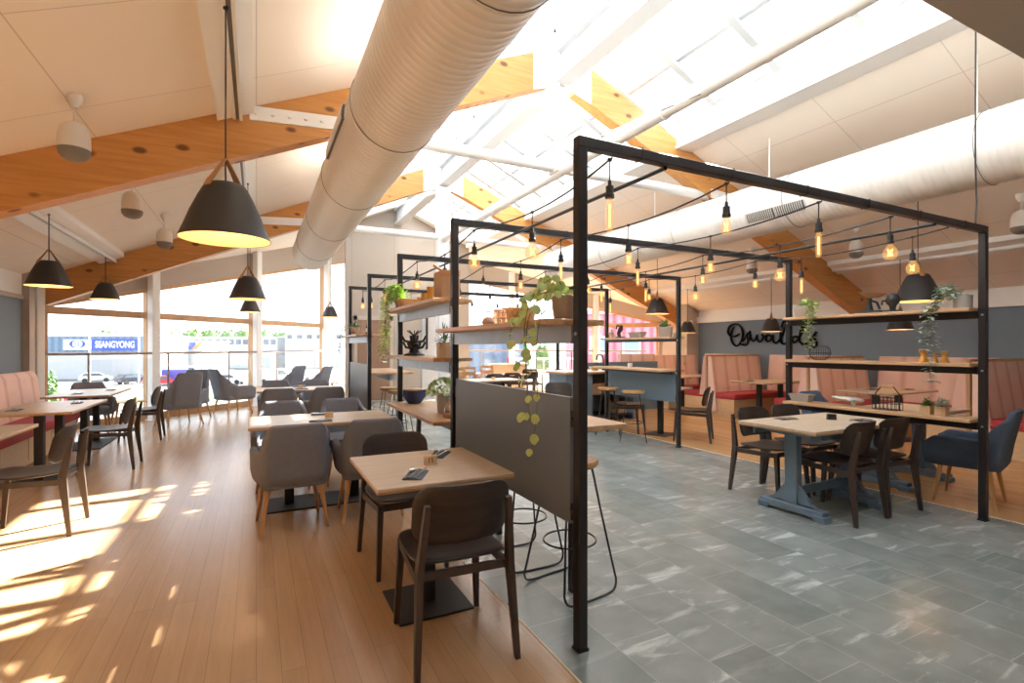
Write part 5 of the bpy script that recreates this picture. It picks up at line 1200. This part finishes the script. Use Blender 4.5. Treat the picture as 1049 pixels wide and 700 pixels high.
for k in range(15): x = -w + 1.0 + k * (2 * w - 2) / 14; MB().box(x - .6, x + .6, -.12, 0, h - 1.7, h - .5).build('window', M['winout'], t)
t, w, h = outbuilding('office_block', 'taller white office block beyond the third and fourth windows', 292, 352, 338, 128, 10, M['wallw'])
for k in range(6): x = -w + 1.2 + k * (2 * w - 2.4) / 5; MB().box(x - .6, x + .6, -.12, 0, h - 2.2, h - 1.3).build('window', M['winout'], t)
# right: corrugated pink-red building
t, w, h = outbuilding('corrugated_building', 'pink-red corrugated metal building with pale blue windows outside the right windows', 596, 720, 322, 34, 10, M['clad2'])
for x0, x1, z0, z1 in ((-w + .5, -w + 1.7, 4.9, 6.1), (-w + 2.7, -w + 3.9, 4.6, 5.9), (w - 3.0, w - 1.2, 4.5, 6.0)):
    f = MB().box(x0, x1, -.12, 0, z0, z1).build('window_frame', M['signwhite'], t); MB().box(x0 + .12, x1 - .12, -.15, -.1, z0 + .12, z1 - .12).build('pane', M['winblue'], f)
outbuilding('warehouse', 'slate blue building beyond the middle of the glazed end', 474, 536, 343, 55, 10, M['clad'])
t = thing('outdoor_staircase', 'white outdoor stair handrail rising beyond the middle of the glazed end', 'staircase', orient(520, 19), -YAW)
for k, (a, b) in enumerate((((-1.1, 0, 2.5), (.1, 0, 4.95)), ((.1, 0, 4.95), (2.6, 0, 4.95)), ((.1, 0, 4.4), (2.6, 0, 4.4)), ((-1.0, 0, 2.0), (.1, 0, 4.4)))): MB().cyl(a, b, .035, n=8).build('handrail', M['signwhite'], t)
for k in range(9): x = .1 + k * .31; MB().box(x - .02, x + .02, -.02, .02, 0 if k % 4 == 0 else 3.6, 4.95).build('baluster', M['signwhite'], t)
MB().box(.1, 2.6, -.1, 1.4, 3.5, 3.6).build('landing', M['wallw'], t)
# trees
def tree(px, dist, ytop, wpix, lab, nm='tree'):
    t = thing(nm, lab, 'tree', orient(px, dist), 0, 'trees beyond the buildings'); h = hz(ytop, dist); r = wpx(0, wpix, dist) / 2
    MB().tube([(0, 0, 0), (.1, 0, h * .5), (0, .1, h * .8)], [h * .035, h * .025, h * .01], 8).build('trunk', M['trunk'], t)
    mb = MB()
    for _ in range(420):
        d = rvec(); q = random.random() ** .4; p = Vector((d.x * r * q, d.y * r * q, h * .62 + d.z * h * .38 * q)); leaf(mb, p, rvec(), Vector((0, 0, 1)), r * .28, r * .2)
    for k in range(6):
        a = k * 1.05; c = Vector((math.cos(a) * r * .42, math.sin(a) * r * .42, h * (.55 + .05 * (k % 3)))); mb.lathe([(0, -h * .22), (r * .42, -h * .1), (r * .48, h * .05), (r * .3, h * .2), (0, h * .26)], 9, c)
    mb.build('foliage', M['tree'], t)
TR = [(112, 165, 341, 15, 'tree over the dealership roof, left of two'), (140, 165, 342, 14, 'tree over the dealership roof, right of two'), (180, 165, 343, 15, 'leftmost tree seen through the second window'), (197, 170, 341, 17, 'second tree seen through the second window'), (215, 165, 340, 17, 'third tree seen through the second window'), (233, 170, 341, 16, 'fourth tree seen through the second window'), (249, 165, 340, 15, 'rightmost tree seen through the second window'),
      (268, 170, 341, 16, 'left tree seen through the third window'), (287, 165, 342, 16, 'right tree seen through the third window'), (535, 70, 346, 18, 'tree seen under the nearest left shelf'), (556, 62, 348, 16, 'tree behind the trailing vine'), (586, 70, 345, 12, 'tree beside the pink-red building')]
for a in TR: tree(a[0], a[1], a[2] - (5 if a[1] > 100 else 0), a[3] + (6 if a[1] > 100 else 0), a[4])
def shrub(px, dist, ytop, wpix, lab):
    t = thing('shrub', lab, 'shrub', orient(px, dist), 0); h = hz(ytop, dist); r = wpx(0, wpix, dist) / 2; mb = MB()
    for _ in range(1600):
        d = rvec(); q = random.random() ** .4; leaf(mb, Vector((d.x * r * q, d.y * r * q, h * .5 + d.z * h * .5 * q)), rvec(), Vector((0, 0, 1)), r * .5, r * .3)
    mb.build('foliage', M['tree'], t); MB().cyl((0, 0, 0), (0, 0, h * .6), r * .08).build('stem', M['trunk'], t)
shrub(52, 20, 378, 17, 'green shrub close outside the left corner of the windows')
m = MB().box(-9, 9, -4, 4, GZ, GZ + .03); o = struct('grass_verge', m, M['grass'], 'sunlit grass verge beside the car park', 'grass'); x, y = world(115, 50); o.location = (x, y, 0)
m = MB().box(-4, 4, -2.5, 2.5, GZ, GZ + .03); o = struct('grass_verge', m, M['grass'], 'green bank beyond the second window', 'grass'); x, y = world(176, 58); o.location = (x, y, 0)
# vehicles
def vehicle(name, lab, px, dist, rz, paint, van=False):
    t = thing(name, lab, 'van' if van else 'car', orient(px, dist), rz); L, W = (5.0, 1.9) if van else (4.1, 1.7)
    if van: prof = [(-L / 2, .35), (L / 2, .35), (L / 2, 1.0), (L / 2 - .5, 1.25), (L / 2 - 1.2, 2.1), (-L / 2, 2.15)]; win = [(L / 2 - 1.15, 1.3), (L / 2 - .62, 1.3), (L / 2 - 1.25, 1.95), (L / 2 - 2.0, 1.95), (L / 2 - 2.0, 1.3)]
    else: prof = [(-L / 2, .35), (L / 2, .35), (L / 2, .75), (L / 2 - .9, .92), (L / 2 - 1.5, 1.42), (-L / 2 + .7, 1.45), (-L / 2 + .1, .95)]; win = [(L / 2 - 1.05, .95), (L / 2 - 1.55, 1.36), (-L / 2 + .8, 1.38), (-L / 2 + .35, .97)]
    Mx = Matrix(((1, 0, 0, 0), (0, 0, 1, 0), (0, 1, 0, 0), (0, 0, 0, 1)))
    MB().prism(prof, -W / 2, W / 2, mx=Mx).build('car_body', paint, t)
    MB().prism(win, -W / 2 - .01, W / 2 + .01, mx=Mx).build('side_window', M['winout'], t)
    for sx in (-1, 1):
        for sy in (-1, 1): MB().cyl((sx * L * .31, sy * (W / 2 - .18), .33), (sx * L * .31, sy * (W / 2 + .02), .33), .33, n=16).build('wheel', M['tyre'], t)
vehicle('parked_car', 'dark car parked outside the first window', 136, 74, .7, M['carblack'])
vehicle('parked_car', 'pale car parked left of the dark car', 98, 78, .2, M['carwhite'])
vehicle('parked_car', 'red car at the left edge of the second window', 165, 70, .4, M['carred'])
vehicle('parked_van', 'white van beyond the second window', 192, 86, -.3, M['carwhite'], True)
vehicle('parked_van', 'blue van low in the second window behind the lounge chairs', 188, 74, -.15, M['carblue'], True)
vehicle('parked_van', 'white van beyond the third window', 284, 76, -.4, M['carwhite'], True)
vehicle('parked_car', 'pale car beyond the middle of the second window', 236, 74, -.4, M['carwhite'])
vehicle('parked_car', 'pale car low in the third window', 308, 80, -.4, M['carwhite'])
t = thing('road_barrier', 'white post with a red band outside the first window', 'barrier', orient(65, 40), -YAW); MB().box(-.06, .06, -.06, .06, 0, 2.6).build('post', M['signwhite'], t); MB().box(-.7, .7, -.05, .05, 1.15, 1.4).build('red_band', M['carred'], t)

# ================================================================= LIGHT AND CAMERA
wd = bpy.data.worlds.new('world'); bpy.context.scene.world = wd; wd.use_nodes = True; nt = wd.node_tree; nt.nodes.clear()
out = N(nt, 'ShaderNodeOutputWorld'); bg = N(nt, 'ShaderNodeBackground')
tc = N(nt, 'ShaderNodeTexCoord'); sp = N(nt, 'ShaderNodeSeparateXYZ'); nt.links.new(tc.outputs['Generated'], sp.inputs[0])
r = ramp(nt, [(.0, (.93, .95, 1.0)), (.25, (.86, .92, 1.0)), (1.0, (.70, .82, 1.0))]); nt.links.new(sp.outputs[2], r.inputs[0]); nt.links.new(r.outputs[0], bg.inputs[0])
bg.inputs[1].default_value = 1.6; nt.links.new(bg.outputs[0], out.inputs[0])
L = bpy.data.lights.new('sun', 'SUN'); L.energy = 30; L.color = (1, .93, .82); L.angle = R(.7)
so = bpy.data.objects.new('sun', L); COL.objects.link(so)
el = math.atan(.91 / 1.12); dr = Vector((-.91 * math.cos(el), -.41 * math.cos(el), -math.sin(el))); so.rotation_euler = dr.to_track_quat('-Z', 'Y').to_euler()
# sampling portals in the glazed openings (they give off nothing themselves)
def portal(loc, nrm, sx, sy):
    L = bpy.data.lights.new('portal', 'AREA'); L.shape = 'RECTANGLE'; L.size = sx; L.size_y = sy; L.cycles.is_portal = True
    o = bpy.data.objects.new('portal', L); COL.objects.link(o); o.location = loc
    n = Vector(nrm).normalized(); x = n.cross(Vector((0, 0, 1))).normalized(); y = x.cross(-n) 
    mt = Matrix((x, n.cross(x) * -1, -n)).transposed().to_4x4(); mt.translation = Vector(loc); o.matrix_world = mt
portal((.15, 14.15, 2.2), (S2, -S2, 0), 9.4, 4.4)
portal((6.65, 14.15, 2.2), (-S2, -S2, 0), 9.4, 4.4)
portal((2.43, (SY0 + SY1) / 2, 5.2), (.39, 0, -.92), SY1 - SY0, 2.3)
portal((4.37, (SY0 + SY1) / 2, 5.2), (-.39, 0, -.92), SY1 - SY0, 2.3)
cam = bpy.data.cameras.new('camera'); co = bpy.data.objects.new('camera', cam); COL.objects.link(co)
cam.lens = FPX / 1049 * 36; cam.sensor_width = 36; cam.shift_y = (HOR - 350) / 1049; cam.clip_end = 1000; cam.clip_start = .02
co.location = (0, 0, EYE); co.rotation_euler = (PI / 2, 0, -YAW)
sc = bpy.context.scene; sc.camera = co
sc.view_settings.view_transform = 'Standard'; sc.view_settings.look = 'None'; sc.view_settings.gamma = 1; sc.view_settings.use_curve_mapping = False; sc.view_settings.exposure = 1.25
sc.cycles.use_denoising = True; sc.cycles.max_bounces = 14; sc.cycles.diffuse_bounces = 8; sc.cycles.transparent_max_bounces = 16; sc.cycles.sample_clamp_indirect = 6; sc.cycles.caustics_reflective = False
